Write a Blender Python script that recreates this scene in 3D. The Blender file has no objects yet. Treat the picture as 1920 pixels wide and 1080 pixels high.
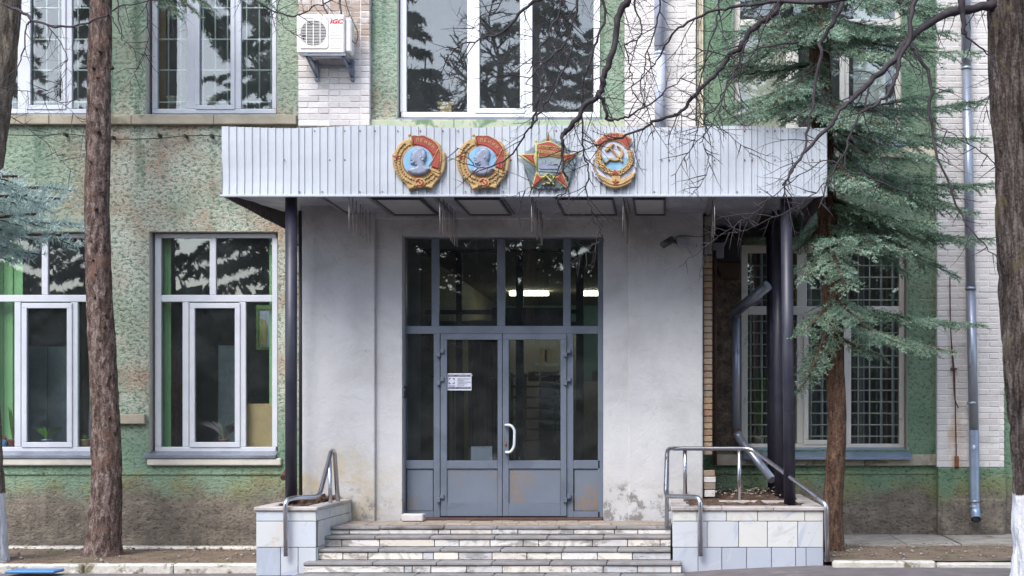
import bpy, bmesh, math, random
import numpy as np
from mathutils import Vector, Matrix, noise as mnoise
random.seed(7); RNG = np.random.default_rng(7)
S = bpy.context.scene
COL = S.collection
# ---------------------------------------------------------------- camera, world, sun, exposure
F, CX, CY, EZ = 2730.0, 1255.0, 800.0, 1.6        # lens in photo pixels, centre of view, eye height
cam = bpy.data.cameras.new('camera'); camo = bpy.data.objects.new('camera', cam); COL.objects.link(camo)
camo.location = (0, 0, EZ); camo.rotation_euler = (math.radians(90), 0, 0)
cam.sensor_width = 36; cam.lens = F / 1920 * 36
cam.shift_x = (960 - CX) / 1920; cam.shift_y = (CY - 540) / 1920
cam.clip_start = 0.1; cam.clip_end = 400
S.camera = camo
wd = bpy.data.worlds.new('World'); S.world = wd; wd.use_nodes = True
wn = wd.node_tree
for n_ in list(wn.nodes): wn.nodes.remove(n_)
sky = wn.nodes.new('ShaderNodeTexSky'); sky.sky_type = 'NISHITA'; sky.sun_disc = False
SUN_EL, SUN_AZ = math.radians(48), math.radians(205)   # azimuth clockwise from +Y: behind the camera, to its left
sky.sun_elevation = SUN_EL; sky.sun_rotation = SUN_AZ; sky.air_density = 1.0; sky.dust_density = 2.0; sky.ozone_density = 1.5
bg = wn.nodes.new('ShaderNodeBackground'); bg.inputs['Strength'].default_value = 0.15
wo = wn.nodes.new('ShaderNodeOutputWorld')
hs_ = wn.nodes.new('ShaderNodeHueSaturation'); hs_.inputs['Saturation'].default_value = 0.82   # overcast: greyer sky
wn.links.new(sky.outputs[0], hs_.inputs['Color']); wn.links.new(hs_.outputs[0], bg.inputs[0]); wn.links.new(bg.outputs[0], wo.inputs[0])
sl = bpy.data.lights.new('sun', 'SUN'); sl.energy = 1.15; sl.angle = math.radians(35); sl.color = (1.0, 0.985, 0.965)
so = bpy.data.objects.new('sun', sl); COL.objects.link(so)
sd = Vector((math.sin(SUN_AZ) * math.cos(SUN_EL), math.cos(SUN_AZ) * math.cos(SUN_EL), math.sin(SUN_EL)))
so.rotation_euler = sd.to_track_quat('Z', 'Y').to_euler(); so.location = (0, 0, 20)
S.view_settings.view_transform = 'Standard'; S.view_settings.look = 'None'
S.view_settings.gamma = 1; S.view_settings.use_curve_mapping = False
S.view_settings.exposure = 1.38
S.render.engine = 'CYCLES'
S.cycles.max_bounces = 6; S.cycles.diffuse_bounces = 3; S.cycles.glossy_bounces = 3; S.cycles.transparent_max_bounces = 12
S.cycles.transmission_bounces = 4; S.cycles.use_denoising = True; S.cycles.caustics_reflective = False; S.cycles.caustics_refractive = False

# ---------------------------------------------------------------- helpers
def W(px, py, d): return Vector(((px - CX) * d / F, d, EZ + (CY - py) * d / F))
def WX(px, d): return (px - CX) * d / F
def WZ(py, d): return EZ + (CY - py) * d / F
def sr(r, g, b):
    def f(c):
        c /= 255.0
        return c / 12.92 if c <= 0.04045 else ((c + 0.055) / 1.055) ** 2.4
    return (f(r), f(g), f(b), 1)

ORI = {}
def origin(o): return ORI.get(o.name, Vector((0, 0, 0))) if o else Vector((0, 0, 0))
def tag(o, label=None, cat=None, group=None, kind=None):
    if label: o['label'] = label
    if cat: o['category'] = cat
    if group: o['group'] = group
    if kind: o['kind'] = kind
    return o
def thing(name, label, cat, loc, group=None, parent=None):
    o = bpy.data.objects.new(name, None); COL.objects.link(o); o.empty_display_size = 0.2
    loc = Vector(loc); ORI[o.name] = loc; o.location = loc
    return tag(o, label, cat, group)
def place(o, parent, loc):
    loc = Vector(loc); ORI[o.name] = loc
    if parent: o.parent = parent
    o.location = loc - origin(parent)

class MB:
    def __init__(s): s.v = []; s.f = []; s.m = []; s.s = []
    def add(s, vs, fs, m=0, sm=False):
        b = len(s.v); s.v.extend([tuple(v) for v in vs])
        for f in fs: s.f.append(tuple(i + b for i in f)); s.m.append(m); s.s.append(sm)
        return s
    def box(s, x0, x1, y0, y1, z0, z1, m=0, c=0.0):
        if x0 > x1: x0, x1 = x1, x0
        if y0 > y1: y0, y1 = y1, y0
        if z0 > z1: z0, z1 = z1, z0
        if c <= 0:
            v = [(x0,y0,z0),(x1,y0,z0),(x1,y1,z0),(x0,y1,z0),(x0,y0,z1),(x1,y0,z1),(x1,y1,z1),(x0,y1,z1)]
            return s.add(v, [(0,3,2,1),(4,5,6,7),(0,1,5,4),(1,2,6,5),(2,3,7,6),(3,0,4,7)], m)
        c = min(c, (x1-x0)*.45, (y1-y0)*.45, (z1-z0)*.45)
        # chamfered box: each corner gives three vertices
        v = []; idx = {}
        for ix, X in ((0, x0), (1, x1)):
            for iy, Y in ((0, y0), (1, y1)):
                for iz, Z in ((0, z0), (1, z1)):
                    sx = c if ix == 0 else -c; sy = c if iy == 0 else -c; sz = c if iz == 0 else -c
                    idx[ix,iy,iz,'x'] = len(v); v.append((X, Y+sy, Z+sz))
                    idx[ix,iy,iz,'y'] = len(v); v.append((X+sx, Y, Z+sz))
                    idx[ix,iy,iz,'z'] = len(v); v.append((X+sx, Y+sy, Z))
        f = []
        for a in (0, 1):
            f.append([idx[a,0,0,'x'], idx[a,1,0,'x'], idx[a,1,1,'x'], idx[a,0,1,'x']])
            f.append([idx[0,a,0,'y'], idx[1,a,0,'y'], idx[1,a,1,'y'], idx[0,a,1,'y']])
            f.append([idx[0,0,a,'z'], idx[1,0,a,'z'], idx[1,1,a,'z'], idx[0,1,a,'z']])
            for b in (0, 1):
                f.append([idx[a,b,0,'x'], idx[a,b,0,'y'], idx[a,b,1,'y'], idx[a,b,1,'x']])
                f.append([idx[a,0,b,'x'], idx[a,0,b,'z'], idx[a,1,b,'z'], idx[a,1,b,'x']])
                f.append([idx[0,a,b,'y'], idx[0,a,b,'z'], idx[1,a,b,'z'], idx[1,a,b,'y']])
                for e in (0, 1): f.append([idx[a,b,e,'x'], idx[a,b,e,'y'], idx[a,b,e,'z']])
        cen = Vector(((x0+x1)/2, (y0+y1)/2, (z0+z1)/2))
        for q in f:
            p = [Vector(v[i]) for i in q]; n = (p[1]-p[0]).cross(p[2]-p[0])
            if n.dot(sum(p, Vector()) / len(p) - cen) < 0: q.reverse()
        return s.add(v, f, m)
    def pbox(s, px0, px1, py0, py1, d, t, m=0, c=0.0):   # box whose front face (at distance d) covers this much of the wall
        return s.box(WX(px0, d), WX(px1, d), d, d + t, WZ(py1, d), WZ(py0, d), m, c)
    def tube(s, pts, rad, n=8, m=0, cap=True, sm=True, rfun=None):
        pts = [Vector(p) for p in pts]
        if not hasattr(rad, '__len__'): rad = [rad] * len(pts)
        vs = []; L = len(pts)
        up = None
        for i, p in enumerate(pts):
            t = (pts[min(i+1, L-1)] - pts[max(i-1, 0)]).normalized()
            if up is None:
                up = Vector((0, 1, 0)) if abs(t.y) < .9 else Vector((1, 0, 0))
            a = up.cross(t)
            if a.length < 1e-5: a = Vector((1, 0, 0)).cross(t)
            a.normalize(); b = t.cross(a); up = b
            for k in range(n):
                an = 2 * math.pi * k / n
                r = rad[i]
                if rfun: r = rfun(i, k, r)
                vs.append(p + a * (r * math.cos(an)) + b * (r * math.sin(an)))
        fs = [(i*n+k, i*n+(k+1) % n, (i+1)*n+(k+1) % n, (i+1)*n+k) for i in range(L-1) for k in range(n)]
        s.add(vs, fs, m, sm)
        if cap:
            b = len(s.v) - len(vs)
            s.f.append(tuple(b + k for k in reversed(range(n)))); s.m.append(m); s.s.append(False)
            s.f.append(tuple(b + (L-1)*n + k for k in range(n))); s.m.append(m); s.s.append(False)
        return s
    def ell(s, c, r, rot=0.0, n=8, h=5, m=0):           # ellipsoid, rot turns it in the XZ plane
        vs = []; ca, sa = math.cos(rot), math.sin(rot)
        for i in range(h + 1):
            th = math.pi * i / h
            for k in range(n):
                ph = 2 * math.pi * k / n
                x, y, z = r[0]*math.sin(th)*math.cos(ph), r[1]*math.sin(th)*math.sin(ph), r[2]*math.cos(th)
                vs.append((c[0] + x*ca - z*sa, c[1] + y, c[2] + x*sa + z*ca))
        fs = [(i*n+k, (i+1)*n+k, (i+1)*n+(k+1) % n, i*n+(k+1) % n) for i in range(h) for k in range(n)]
        return s.add(vs, fs, m, True)
    def prism(s, poly, y0, y1, ch=0.0, m=0):            # polygon in XZ, front at y0, back at y1, chamfered front edge
        A = sum(poly[i][0]*poly[(i+1) % len(poly)][1] - poly[(i+1) % len(poly)][0]*poly[i][1] for i in range(len(poly)))
        if A < 0: poly = poly[::-1]
        n = len(poly); ins = []
        for i in range(n):
            p0, p1, p2 = Vector(poly[i-1]), Vector(poly[i]), Vector(poly[(i+1) % n])
            e1 = (p1 - p0).normalized(); e2 = (p2 - p1).normalized()
            nn = Vector((-e1.y - e2.y, e1.x + e2.x))
            if nn.length < 1e-4: nn = Vector((-e1.y, e1.x))
            nn.normalize(); k = ch / max(.45, nn.dot(Vector((-e1.y, e1.x))))
            ins.append(p1 + nn * k)
        vs = [(p[0], y1, p[1]) for p in poly]
        if ch > 0:
            vs += [(p[0], y0 + ch, p[1]) for p in poly] + [(p[0], y0, p[1]) for p in ins]
            rings = 3
        else:
            vs += [(p[0], y0, p[1]) for p in poly]; rings = 2
        fs = []
        for r in range(rings - 1):
            fs += [(r*n+i, r*n+(i+1) % n, (r+1)*n+(i+1) % n, (r+1)*n+i) for i in range(n)]
        fs.append(tuple((rings-1)*n + i for i in range(n)))
        fs.append(tuple(reversed(range(n))))
        return s.add(vs, fs, m)
    def mesh(s, name, mats, c=None):
        me = bpy.data.meshes.new(name)
        a = np.array(s.v, dtype=np.float64)
        if c is None: c = (a.min(0) + a.max(0)) / 2
        me.from_pydata((a - np.array(c)).tolist(), [], s.f); 
        for mm in (mats if isinstance(mats, (list, tuple)) else [mats]): me.materials.append(mm)
        me.polygons.foreach_set('material_index', s.m); me.polygons.foreach_set('use_smooth', s.s)
        me.validate(); me.update()
        return me, Vector(c)
    def build(s, name, mats, parent=None, kind=None):
        me, c = s.mesh(name, mats)
        o = bpy.data.objects.new(name, me); COL.objects.link(o); place(o, parent, c)
        if kind: o['kind'] = kind
        return o
def inst(name, me, loc, parent=None):
    o = bpy.data.objects.new(name, me); COL.objects.link(o); place(o, parent, loc); return o
def curve_pts(pts, n=6):                                  # Catmull-Rom through points
    P = [Vector(p) for p in pts]; P = [P[0]*2 - P[1]] + P + [P[-1]*2 - P[-2]]; out = []
    for i in range(1, len(P) - 2):
        for k in range(n):
            t = k / n
            out.append(0.5 * ((2*P[i]) + (P[i+1]-P[i-1])*t + (2*P[i-1]-5*P[i]+4*P[i+1]-P[i+2])*t*t + (3*P[i]-P[i-1]-3*P[i+1]+P[i+2])*t**3))
    out.append(P[-2]); return out
def rounded(pts, r=0.05, n=5):                            # polyline with rounded bends
    P = [Vector(p) for p in pts]; out = [P[0]]
    for i in range(1, len(P) - 1):
        a = P[i-1] - P[i]; b = P[i+1] - P[i]; rr = min(r, a.length*.45, b.length*.45)
        s0 = P[i] + a.normalized()*rr; s1 = P[i] + b.normalized()*rr
        for k in range(n + 1):
            t = k / n; out.append(s0*(1-t)**2 + P[i]*2*t*(1-t) + s1*t*t)
    out.append(P[-1]); return out
def text(name, s, size, x, y, z, mat, parent, ext=0.002, ang=0.0, bold=0.0, align='CENTER', shear=0.0, sx=1.0):
    cu = bpy.data.curves.new('t', 'FONT'); cu.body = s; cu.size = size; cu.extrude = ext; cu.offset = bold
    cu.align_x = align; cu.align_y = 'CENTER'; cu.shear = shear; cu.resolution_u = 2
    to = bpy.data.objects.new('t', cu); COL.objects.link(to)
    dg = bpy.context.evaluated_depsgraph_get()
    me = bpy.data.meshes.new_from_object(to.evaluated_get(dg)); bpy.data.objects.remove(to); bpy.data.curves.remove(cu)
    M = Matrix.Rotation(ang, 4, 'Y') @ Matrix.Rotation(math.pi/2, 4, 'X') @ Matrix.Scale(sx, 4, (1, 0, 0))
    me.transform(M); me.materials.clear(); me.materials.append(mat); me.name = name
    o = bpy.data.objects.new(name, me); COL.objects.link(o); place(o, parent, (x, y, z)); return o

# ---------------------------------------------------------------- materials
class Sh:
    def __init__(s, name):
        s.mat = bpy.data.materials.new(name); s.mat.use_nodes = True; s.t = s.mat.node_tree
        for n in list(s.t.nodes): s.t.nodes.remove(n)
        s.out = s.t.nodes.new('ShaderNodeOutputMaterial')
        s.geo = s.t.nodes.new('ShaderNodeNewGeometry'); s.pos = s.geo.outputs['Position']
    def n(s, typ, **kw):
        nd = s.t.nodes.new('ShaderNode' + typ)
        for k, v in kw.items():
            if k.startswith('_'): setattr(nd, k[1:], v)
            else:
                key = int(k[1:]) if k[0] == 'i' and k[1:].isdigit() else k.replace('__', ' ')
                sock = nd.inputs[key]
                if hasattr(v, 'is_linked') or isinstance(v, bpy.types.NodeSocket): s.t.links.new(v, sock)
                else: sock.default_value = v
        return nd
    def noise(s, scale, detail=3, rough=.55, vec=None, dist=0.0):
        return s.n('TexNoise', Vector=vec or s.pos, Scale=scale, Detail=detail, Roughness=rough, Distortion=dist).outputs['Fac']
    def ramp(s, fac, stops, interp='LINEAR'):
        r = s.n('ValToRGB', Fac=fac); cr = r.color_ramp; cr.interpolation = interp
        while len(cr.elements) < len(stops): cr.elements.new(0.5)
        for e, (p, c) in zip(cr.elements, stops):
            e.position = p; e.color = c if hasattr(c, '__len__') else (c, c, c, 1)
        return r.outputs['Color']
    def mix(s, fac, a, b, mode='MIX'):
        m = s.n('Mix', _data_type='RGBA', _blend_type=mode)
        for key, v in ((0, fac), (6, a), (7, b)):
            if isinstance(v, bpy.types.NodeSocket): s.t.links.new(v, m.inputs[key])
            else: m.inputs[key].default_value = v
        return m.outputs[2]
    def math(s, op, a, b=0.0, clamp=False):
        m = s.n('Math', _operation=op, _use_clamp=clamp)
        for i, v in enumerate((a, b)):
            if isinstance(v, bpy.types.NodeSocket): s.t.links.new(v, m.inputs[i])
            else: m.inputs[i].default_value = v
        return m.outputs[0]
    def mr(s, v, a, b, c=0.0, d=1.0, smooth=True):
        return s.n('MapRange', _interpolation_type='SMOOTHSTEP' if smooth else 'LINEAR', Value=v, From__Min=a, From__Max=b, To__Min=c, To__Max=d).outputs[0]
    def xyz(s):
        q = s.n('SeparateXYZ', i0=s.pos); return q.outputs[0], q.outputs[1], q.outputs[2]
    def stretch(s, x, y, z):
        return s.n('VectorMath', _operation='MULTIPLY', i0=s.pos, i1=(x, y, z)).outputs[0]
    def rnd(s): return s.n('ObjectInfo').outputs['Random']
    def bsdf(s, col, rough=.7, metal=0.0, height=None, hs=.5, hd=.01, spec=.5, coat=0.0):
        b = s.n('BsdfPrincipled', Base__Color=col, Roughness=rough, Metallic=metal)
        b.inputs['Specular IOR Level'].default_value = spec; b.inputs['Coat Weight'].default_value = coat
        if height is not None:
            bp = s.n('Bump', Strength=hs, Distance=hd, Height=height); s.t.links.new(bp.outputs[0], b.inputs['Normal'])
        s.t.links.new(b.outputs[0], s.out.inputs[0]); return s.mat

def simple(name, c1, c2=None, scale=6, rough=.6, metal=0.0, bscale=0, hs=.4, hd=.005, rand=0.0, spec=.5, stains=None, coat=0.0, detail=4, vec=None):
    s = Sh(name); c2 = c2 or c1
    v = s.stretch(*vec) if vec else s.pos
    col = s.ramp(s.noise(scale, detail, .6, vec=v), [(.3, c1), (.7, c2)])
    if stains:                                            # (colour, scale, threshold)
        col = s.mix(s.mr(s.noise(stains[1], 5, .65, dist=.5), stains[2], stains[2] + .12), col, stains[0])
    if rand:
        k = s.mr(s.rnd(), 0, 1, 1 - rand, 1 + rand, False)
        m = s.n('HueSaturation', Value=k, Color=col); col = m.outputs[0]
    h = s.noise(bscale, 4, .6, vec=v) if bscale else None
    return s.bsdf(col, rough, metal, h, hs, hd, spec, coat)

def stucco_mat():
    s = Sh('green_roughcast'); x, y, z = s.xyz()
    clump = s.noise(20, 5, .62, vec=s.stretch(1, 1, 1.3), dist=.25)
    fine = s.noise(62, 4, .6)
    h = s.math('ADD', s.math('MULTIPLY', clump, .75), s.math('MULTIPLY', fine, .3))
    big = s.noise(.9, 4, .6); mid = s.noise(3.1, 5, .62, dist=.4)
    green = s.ramp(big, [(.3, sr(108, 140, 116)), (.55, sr(136, 161, 140)), (.75, sr(104, 132, 114))])
    right = s.mr(x, -1.0, 0.2)
    gr2 = s.ramp(mid, [(.3, sr(98, 128, 104)), (.6, sr(122, 149, 123)), (.8, sr(112, 138, 107))])
    green = s.mix(right, green, gr2)
    # the paint has worn to cream on the bumps, mostly on the left part
    zl = s.mr(z, 1.2, 2.4); zt = s.mr(z, 5.1, 5.9, 1.0, .35)
    xw = s.mr(x, -7.7, -6.7, .38, 1.0)
    wm = s.math('MULTIPLY', s.math('MULTIPLY', zl, zt), xw)
    wm = s.math('MULTIPLY', wm, s.mr(x, -1.2, 0.0, 1.0, .16))
    patch = s.mr(s.noise(.75, 5, .6, dist=.6), .36, .58)
    wm = s.math('MULTIPLY', wm, s.math('ADD', .55, s.math('MULTIPLY', patch, .75)))
    peak = s.mr(h, .45, .585)
    wear = s.math('MULTIPLY', wm, s.math('ADD', s.math('MULTIPLY', peak, .95), .22), True)
    cream = s.ramp(s.noise(1.7, 4, .6), [(.36, sr(192, 197, 182)), (.5, sr(184, 180, 164)), (.64, sr(178, 152, 134))])
    col = s.mix(wear, green, cream)
    # vertical runs of water staining
    run = s.mr(s.noise(1.0, 4, .6, vec=s.stretch(3.2, 3.2, .35)), .50, .64)
    run = s.math('MULTIPLY', run, s.mr(z, 3.6, 5.6))
    col = s.mix(s.math('MULTIPLY', run, .72), col, sr(84, 112, 90))
    # dirt splashed up the foot of the wall
    zz = s.math('ADD', z, s.math('MULTIPLY', s.math('SUBTRACT', s.noise(1.6, 5, .6), .5), .7))
    ml = s.math('MULTIPLY', s.mr(zz, 1.12, .78), s.mr(s.noise(2.4, 5, .6), .35, .6))
    col = s.mix(s.math('MULTIPLY', ml, .75), col, sr(140, 138, 92))
    brown = s.ramp(s.noise(5, 5, .65), [(.3, sr(98, 92, 86)), (.5, sr(124, 116, 106)), (.75, sr(150, 142, 128))])
    col = s.mix(s.mr(zz, .95, .62), col, brown)
    # soot-brown unpainted strip beside the porch
    st = s.math('MULTIPLY', s.mr(x, .96, .90), s.mr(x, -2.0, -1.0)); st = s.math('MULTIPLY', st, s.mr(z, 1.2, 1.3)); st = s.math('MULTIPLY', st, s.mr(z, 4.6, 4.4))
    soot = s.ramp(s.noise(7, 5, .7), [(.3, sr(74, 66, 62)), (.55, sr(118, 104, 92)), (.75, sr(150, 134, 104))])
    col = s.mix(st, col, soot)
    pit_shade = s.mr(h, .38, .52, .5, 1.0)                       # pits darkened in the colour, relief shade the bump lacks
    col = s.mix(1.0, col, s.n('CombineColor', i0=pit_shade, i1=pit_shade, i2=pit_shade).outputs[0], 'MULTIPLY')
    low = s.noise(13, 5, .7, vec=s.stretch(1, 1, 1.3), dist=.3)
    h2 = s.math('ADD', h, s.math('MULTIPLY', low, s.mr(zz, .70, .42, 0, 1.5)))
    return s.bsdf(col, .92, 0, h2, 1.0, .042, spec=.2)

def brick_mat(name, c_a, c_b, dirt, dirt_amt, top=True):
    s = Sh(name); x, y, z = s.xyz()
    r = s.rnd()
    col = s.mix(r, c_a, c_b)
    d = s.mr(s.noise(3.4, 5, .7, dist=.4), .62 - dirt_amt, .84 - dirt_amt)
    col = s.mix(s.math('MULTIPLY', d, .8), col, dirt)
    if top:   # paint peeled round the air conditioner and above it
        t = s.math('MULTIPLY', s.mr(z, 6.05, 6.5), s.mr(x, -3.4, -3.8))
        t = s.math('MULTIPLY', t, s.mr(s.math('ADD', s.noise(2.5, 5, .7), s.math('MULTIPLY', r, .35)), .48, .66))
        col = s.mix(t, col, sr(168, 152, 140))
        ru = s.math('MULTIPLY', s.math('MULTIPLY', s.mr(x, 3.40, 3.52), s.mr(x, 3.68, 3.58)), s.math('MULTIPLY', s.mr(z, 2.9, 2.2), s.mr(s.noise(2.2, 5, .7, vec=s.stretch(3, 3, .8)), .42, .62)))
        col = s.mix(s.math('MULTIPLY', ru, .6), col, sr(190, 150, 104))
        g = s.math('MULTIPLY', s.mr(x, 3.6, 4.1), s.mr(s.noise(1.9, 5, .65), .56, .7))
        col = s.mix(s.math('MULTIPLY', g, .5), col, sr(176, 196, 168))
    v = s.mr(r, 0, 1, .93, 1.04, False)
    col = s.n('HueSaturation', Value=v, Color=col).outputs[0]
    return s.bsdf(col, .85, 0, s.noise(38, 5, .65), .6, .012, spec=.25)

def plaster_mat():
    s = Sh('porch_plaster'); x, y, z = s.xyz()
    col = s.ramp(s.noise(1.2, 5, .6, dist=.3), [(.3, sr(166, 166, 168)), (.5, sr(183, 184, 187)), (.75, sr(196, 196, 198))])
    smear = s.mr(s.noise(4.2, 6, .7, vec=s.stretch(.8, 1, 2.2), dist=1.2), .55, .75)
    col = s.mix(s.math('MULTIPLY', smear, .38), col, sr(156, 152, 150))
    hz = s.math('ADD', z, s.math('MULTIPLY', s.math('SUBTRACT', s.noise(2.2, 5, .6), .5), 1.1))
    yel = s.math('MULTIPLY', s.math('MULTIPLY', s.mr(hz, 1.5, .95), s.mr(x, -2.8, -3.9, .12, .8)), s.mr(s.noise(2.6, 5, .7), .32, .62))
    col = s.mix(yel, col, sr(176, 160, 126))
    gray = s.math('MULTIPLY', s.mr(hz, 1.0, .72), s.mr(s.noise(5, 6, .7), .5, .62))
    col = s.mix(gray, col, sr(128, 124, 122))
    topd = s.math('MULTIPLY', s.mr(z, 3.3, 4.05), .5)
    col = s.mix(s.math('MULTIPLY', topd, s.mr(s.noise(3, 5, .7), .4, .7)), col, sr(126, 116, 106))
    vor = s.n('TexVoronoi', _feature='DISTANCE_TO_EDGE', Vector=s.n('VectorMath', _operation='ADD', i0=s.pos, i1=s.n('TexNoise', Vector=s.pos, Scale=3.0, Detail=3.0).outputs['Color']).outputs[0], Scale=2.4).outputs['Distance']
    cr = s.math('MULTIPLY', s.mr(vor, .008, .003), s.mr(s.noise(1.3, 2), .60, .70))
    col = s.mix(s.math('MULTIPLY', cr, .5), col, sr(96, 88, 84))
    h = s.math('ADD', s.math('MULTIPLY', s.noise(6, 6, .65, dist=.6), 1.0), s.math('MULTIPLY', s.noise(40, 3), .12))
    return s.bsdf(col, .8, 0, h, .5, .03, spec=.3)

def marble_mat(blue=False):
    s = Sh('bluish_marble_tile' if blue else 'marble_tile'); r = s.rnd()
    off = s.n('VectorMath', _operation='ADD', i0=s.pos, i1=s.n('CombineXYZ', X=s.math('MULTIPLY', r, 37), Y=s.math('MULTIPLY', r, 11), Z=s.math('MULTIPLY', r, 23)).outputs[0]).outputs[0]
    rotv = s.n('VectorRotate', _rotation_type='Y_AXIS', Vector=off, Angle=s.math('MULTIPLY', r, 5.0)).outputs[0]
    st = s.n('VectorMath', _operation='MULTIPLY', i0=rotv, i1=(1.2, 1.2, 6.5)).outputs[0]
    vein = s.noise(1.5, 7, .62, vec=st, dist=.7)
    base = s.ramp(s.math('FRACT', s.math('MULTIPLY', r, 7.31)), [(0, sr(196, 198, 198)), (.35, sr(208, 210, 210)), (.55, sr(204, 202, 194)), (.8, sr(190, 196, 204)), (1, sr(196, 200, 206))])
    if blue: base = s.ramp(s.math('FRACT', s.math('MULTIPLY', r, 7.31)), [(0, sr(164, 172, 184)), (.4, sr(178, 184, 194)), (.7, sr(192, 196, 202)), (1, sr(156, 164, 178))])
    col = s.mix(s.mr(vein, .5, .68), base, s.ramp(r, [(0, sr(164, 174, 192)), (.6, sr(184, 190, 202)), (1, sr(206, 192, 180))]))
    x, y, z = s.xyz()
    dirt = s.mr(s.noise(2.6, 6, .7, dist=.6), .56, .72)
    col = s.mix(s.math('MULTIPLY', dirt, .6), col, sr(146, 142, 138))
    sp = s.mr(s.noise(60, 3, .7), .66, .74)
    col = s.mix(s.math('MULTIPLY', sp, .4), col, sr(120, 112, 104))
    return s.bsdf(col, .48, 0, s.noise(22, 5, .6), .25, .006, spec=.45)

def riser_mat():
    s = Sh('riser_stone'); r = s.rnd()
    st = s.n('VectorMath', _operation='MULTIPLY', i0=s.n('VectorRotate', _rotation_type='Y_AXIS', Vector=s.pos, Angle=s.math('MULTIPLY', r, 3.0)).outputs[0], i1=(3, 3, 14)).outputs[0]
    base = s.ramp(s.math('FRACT', s.math('MULTIPLY', r, 5.7)), [(0, sr(214, 208, 196)), (.35, sr(216, 214, 212)), (.6, sr(202, 194, 184)), (.8, sr(186, 189, 195)), (1, sr(208, 204, 198))])
    col = s.mix(s.mr(s.noise(1.4, 6, .6, vec=st), .5, .64), base, sr(184, 176, 172))
    m = s.mr(s.noise(3.2, 6, .68, vec=s.stretch(1, 1, 2.2), dist=.5), .52, .60)
    col = s.mix(s.math('MULTIPLY', m, .7), col, s.ramp(s.noise(14, 5), [(.3, sr(108, 104, 102)), (.7, sr(150, 146, 142))]))
    return s.bsdf(col, .7, 0, s.math('ADD', s.noise(20, 5, .65), s.math('MULTIPLY', m, .6)), .55, .012, spec=.35)

def glass_mat(name, tint=(.86, .9, .9, 1), ior=1.9, wav=.4):
    s = Sh(name)
    bp = s.n('Bump', Strength=wav, Distance=.02, Height=s.noise(1.7, 2, .5, vec=s.stretch(1, 1, .7)))
    tr = s.n('BsdfTransparent', Color=tint); gl = s.n('BsdfGlossy', Color=(1, 1, 1, 1), Roughness=.01); s.t.links.new(bp.outputs[0], gl.inputs['Normal'])
    lw = s.n('LayerWeight', Blend=.5); r0 = ((ior-1)/(ior+1))**2
    fr = s.math('ADD', s.math('MULTIPLY', s.math('POWER', lw.outputs['Facing'], 5.0), 1-r0), r0)
    df = s.n('BsdfDiffuse', Color=(.42, .44, .46, 1)); dust = s.n('MixShader', i0=s.mr(s.noise(2.2, 5, .7), .35, .75, .015, .05), i1=tr.outputs[0], i2=df.outputs[0])
    mx = s.n('MixShader', i0=fr, i1=dust.outputs[0], i2=gl.outputs[0]); s.t.links.new(mx.outputs[0], s.out.inputs[0]); return s.mat
def emit_mat(name, col, st):
    s = Sh(name); e = s.n('Emission', Color=col, Strength=st); s.t.links.new(e.outputs[0], s.out.inputs[0]); return s.mat
def bark_mat(name, c_dark, c_mid, c_light, lichen=None, sc=9.0, wash=None, zs=.42):
    s = Sh(name); x, y, z = s.xyz()
    rid = s.noise(sc, 6, .68, vec=s.stretch(1.6, 1.6, zs), dist=.6)
    fl = s.noise(sc * 3.5, 5, .7)
    f = s.math('ADD', s.math('MULTIPLY', rid, .65), s.math('MULTIPLY', fl, .4))
    col = s.ramp(f, [(.40, c_dark), (.52, c_mid), (.64, c_light)])
    if lichen: col = s.mix(s.mr(s.noise(3.2, 5, .65, dist=.5), .55, .7), col, lichen)
    if wash is not None:
        w = s.mr(s.math('ADD', z, s.math('MULTIPLY', s.noise(13, 4, .7), .09)), wash + .05, wash + .03)
        w = s.math('MULTIPLY', w, s.mr(f, .38, .42))
        col = s.mix(w, col, sr(226, 228, 234))
    return s.bsdf(col, .92, 0, f, 1.0, .035, spec=.2)
def needle_mat(name, a, b, c):
    s = Sh(name)
    col = s.ramp(s.noise(2.6, 4, .6), [(.34, a), (.5, b), (.64, c)])
    col = s.mix(s.mr(s.noise(30, 3, .6), .4, .65, 0, .55), col, c)
    b_ = s.n('BsdfPrincipled', Base__Color=col, Roughness=.6); b_.inputs['Specular IOR Level'].default_value = .35
    t = s.n('BsdfTranslucent', Color=col); mx = s.n('MixShader', i0=.2, i1=b_.outputs[0], i2=t.outputs[0])
    s.t.links.new(mx.outputs[0], s.out.inputs[0]); return s.mat

M = {}
M['stucco'] = stucco_mat()
M['brick_white'] = brick_mat('whitewashed_brick', sr(208, 204, 202), sr(222, 219, 217), sr(170, 164, 156), .07)
M['mortar_white'] = simple('whitewashed_mortar', sr(206, 201, 198), sr(220, 216, 213), 8, .9, bscale=30)
M['brick_bare'] = brick_mat('bare_brick', sr(134, 100, 84), sr(156, 136, 108), sr(132, 124, 114), .22, False)
M['mortar_dark'] = simple('dark_mortar', sr(70, 62, 58), sr(104, 94, 86), 9, .95, bscale=24, hs=.8, hd=.02)
M['plaster'] = plaster_mat()
M['concrete'] = simple('grey_concrete', sr(124, 120, 114), sr(160, 154, 146), 5, .9, bscale=26, hs=.5, hd=.01, stains=(sr(98, 92, 84), 3, .56), rand=.08)
M['ledge'] = simple('beige_ledge', sr(146, 138, 122), sr(178, 170, 152), 3, .9, bscale=24, hs=.5, hd=.01, stains=(sr(120, 116, 98), 2.4, .54))
M['ledge_green'] = simple('green_ledge', sr(150, 172, 146), sr(190, 188, 168), 3, .9, bscale=20, hs=.5, hd=.01, stains=(sr(108, 132, 104), 4, .5))
M['cream'] = simple('cream_paint', sr(204, 196, 172), sr(220, 212, 190), 4, .8, bscale=18, hs=.3, stains=(sr(170, 160, 136), 3, .58))
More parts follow.
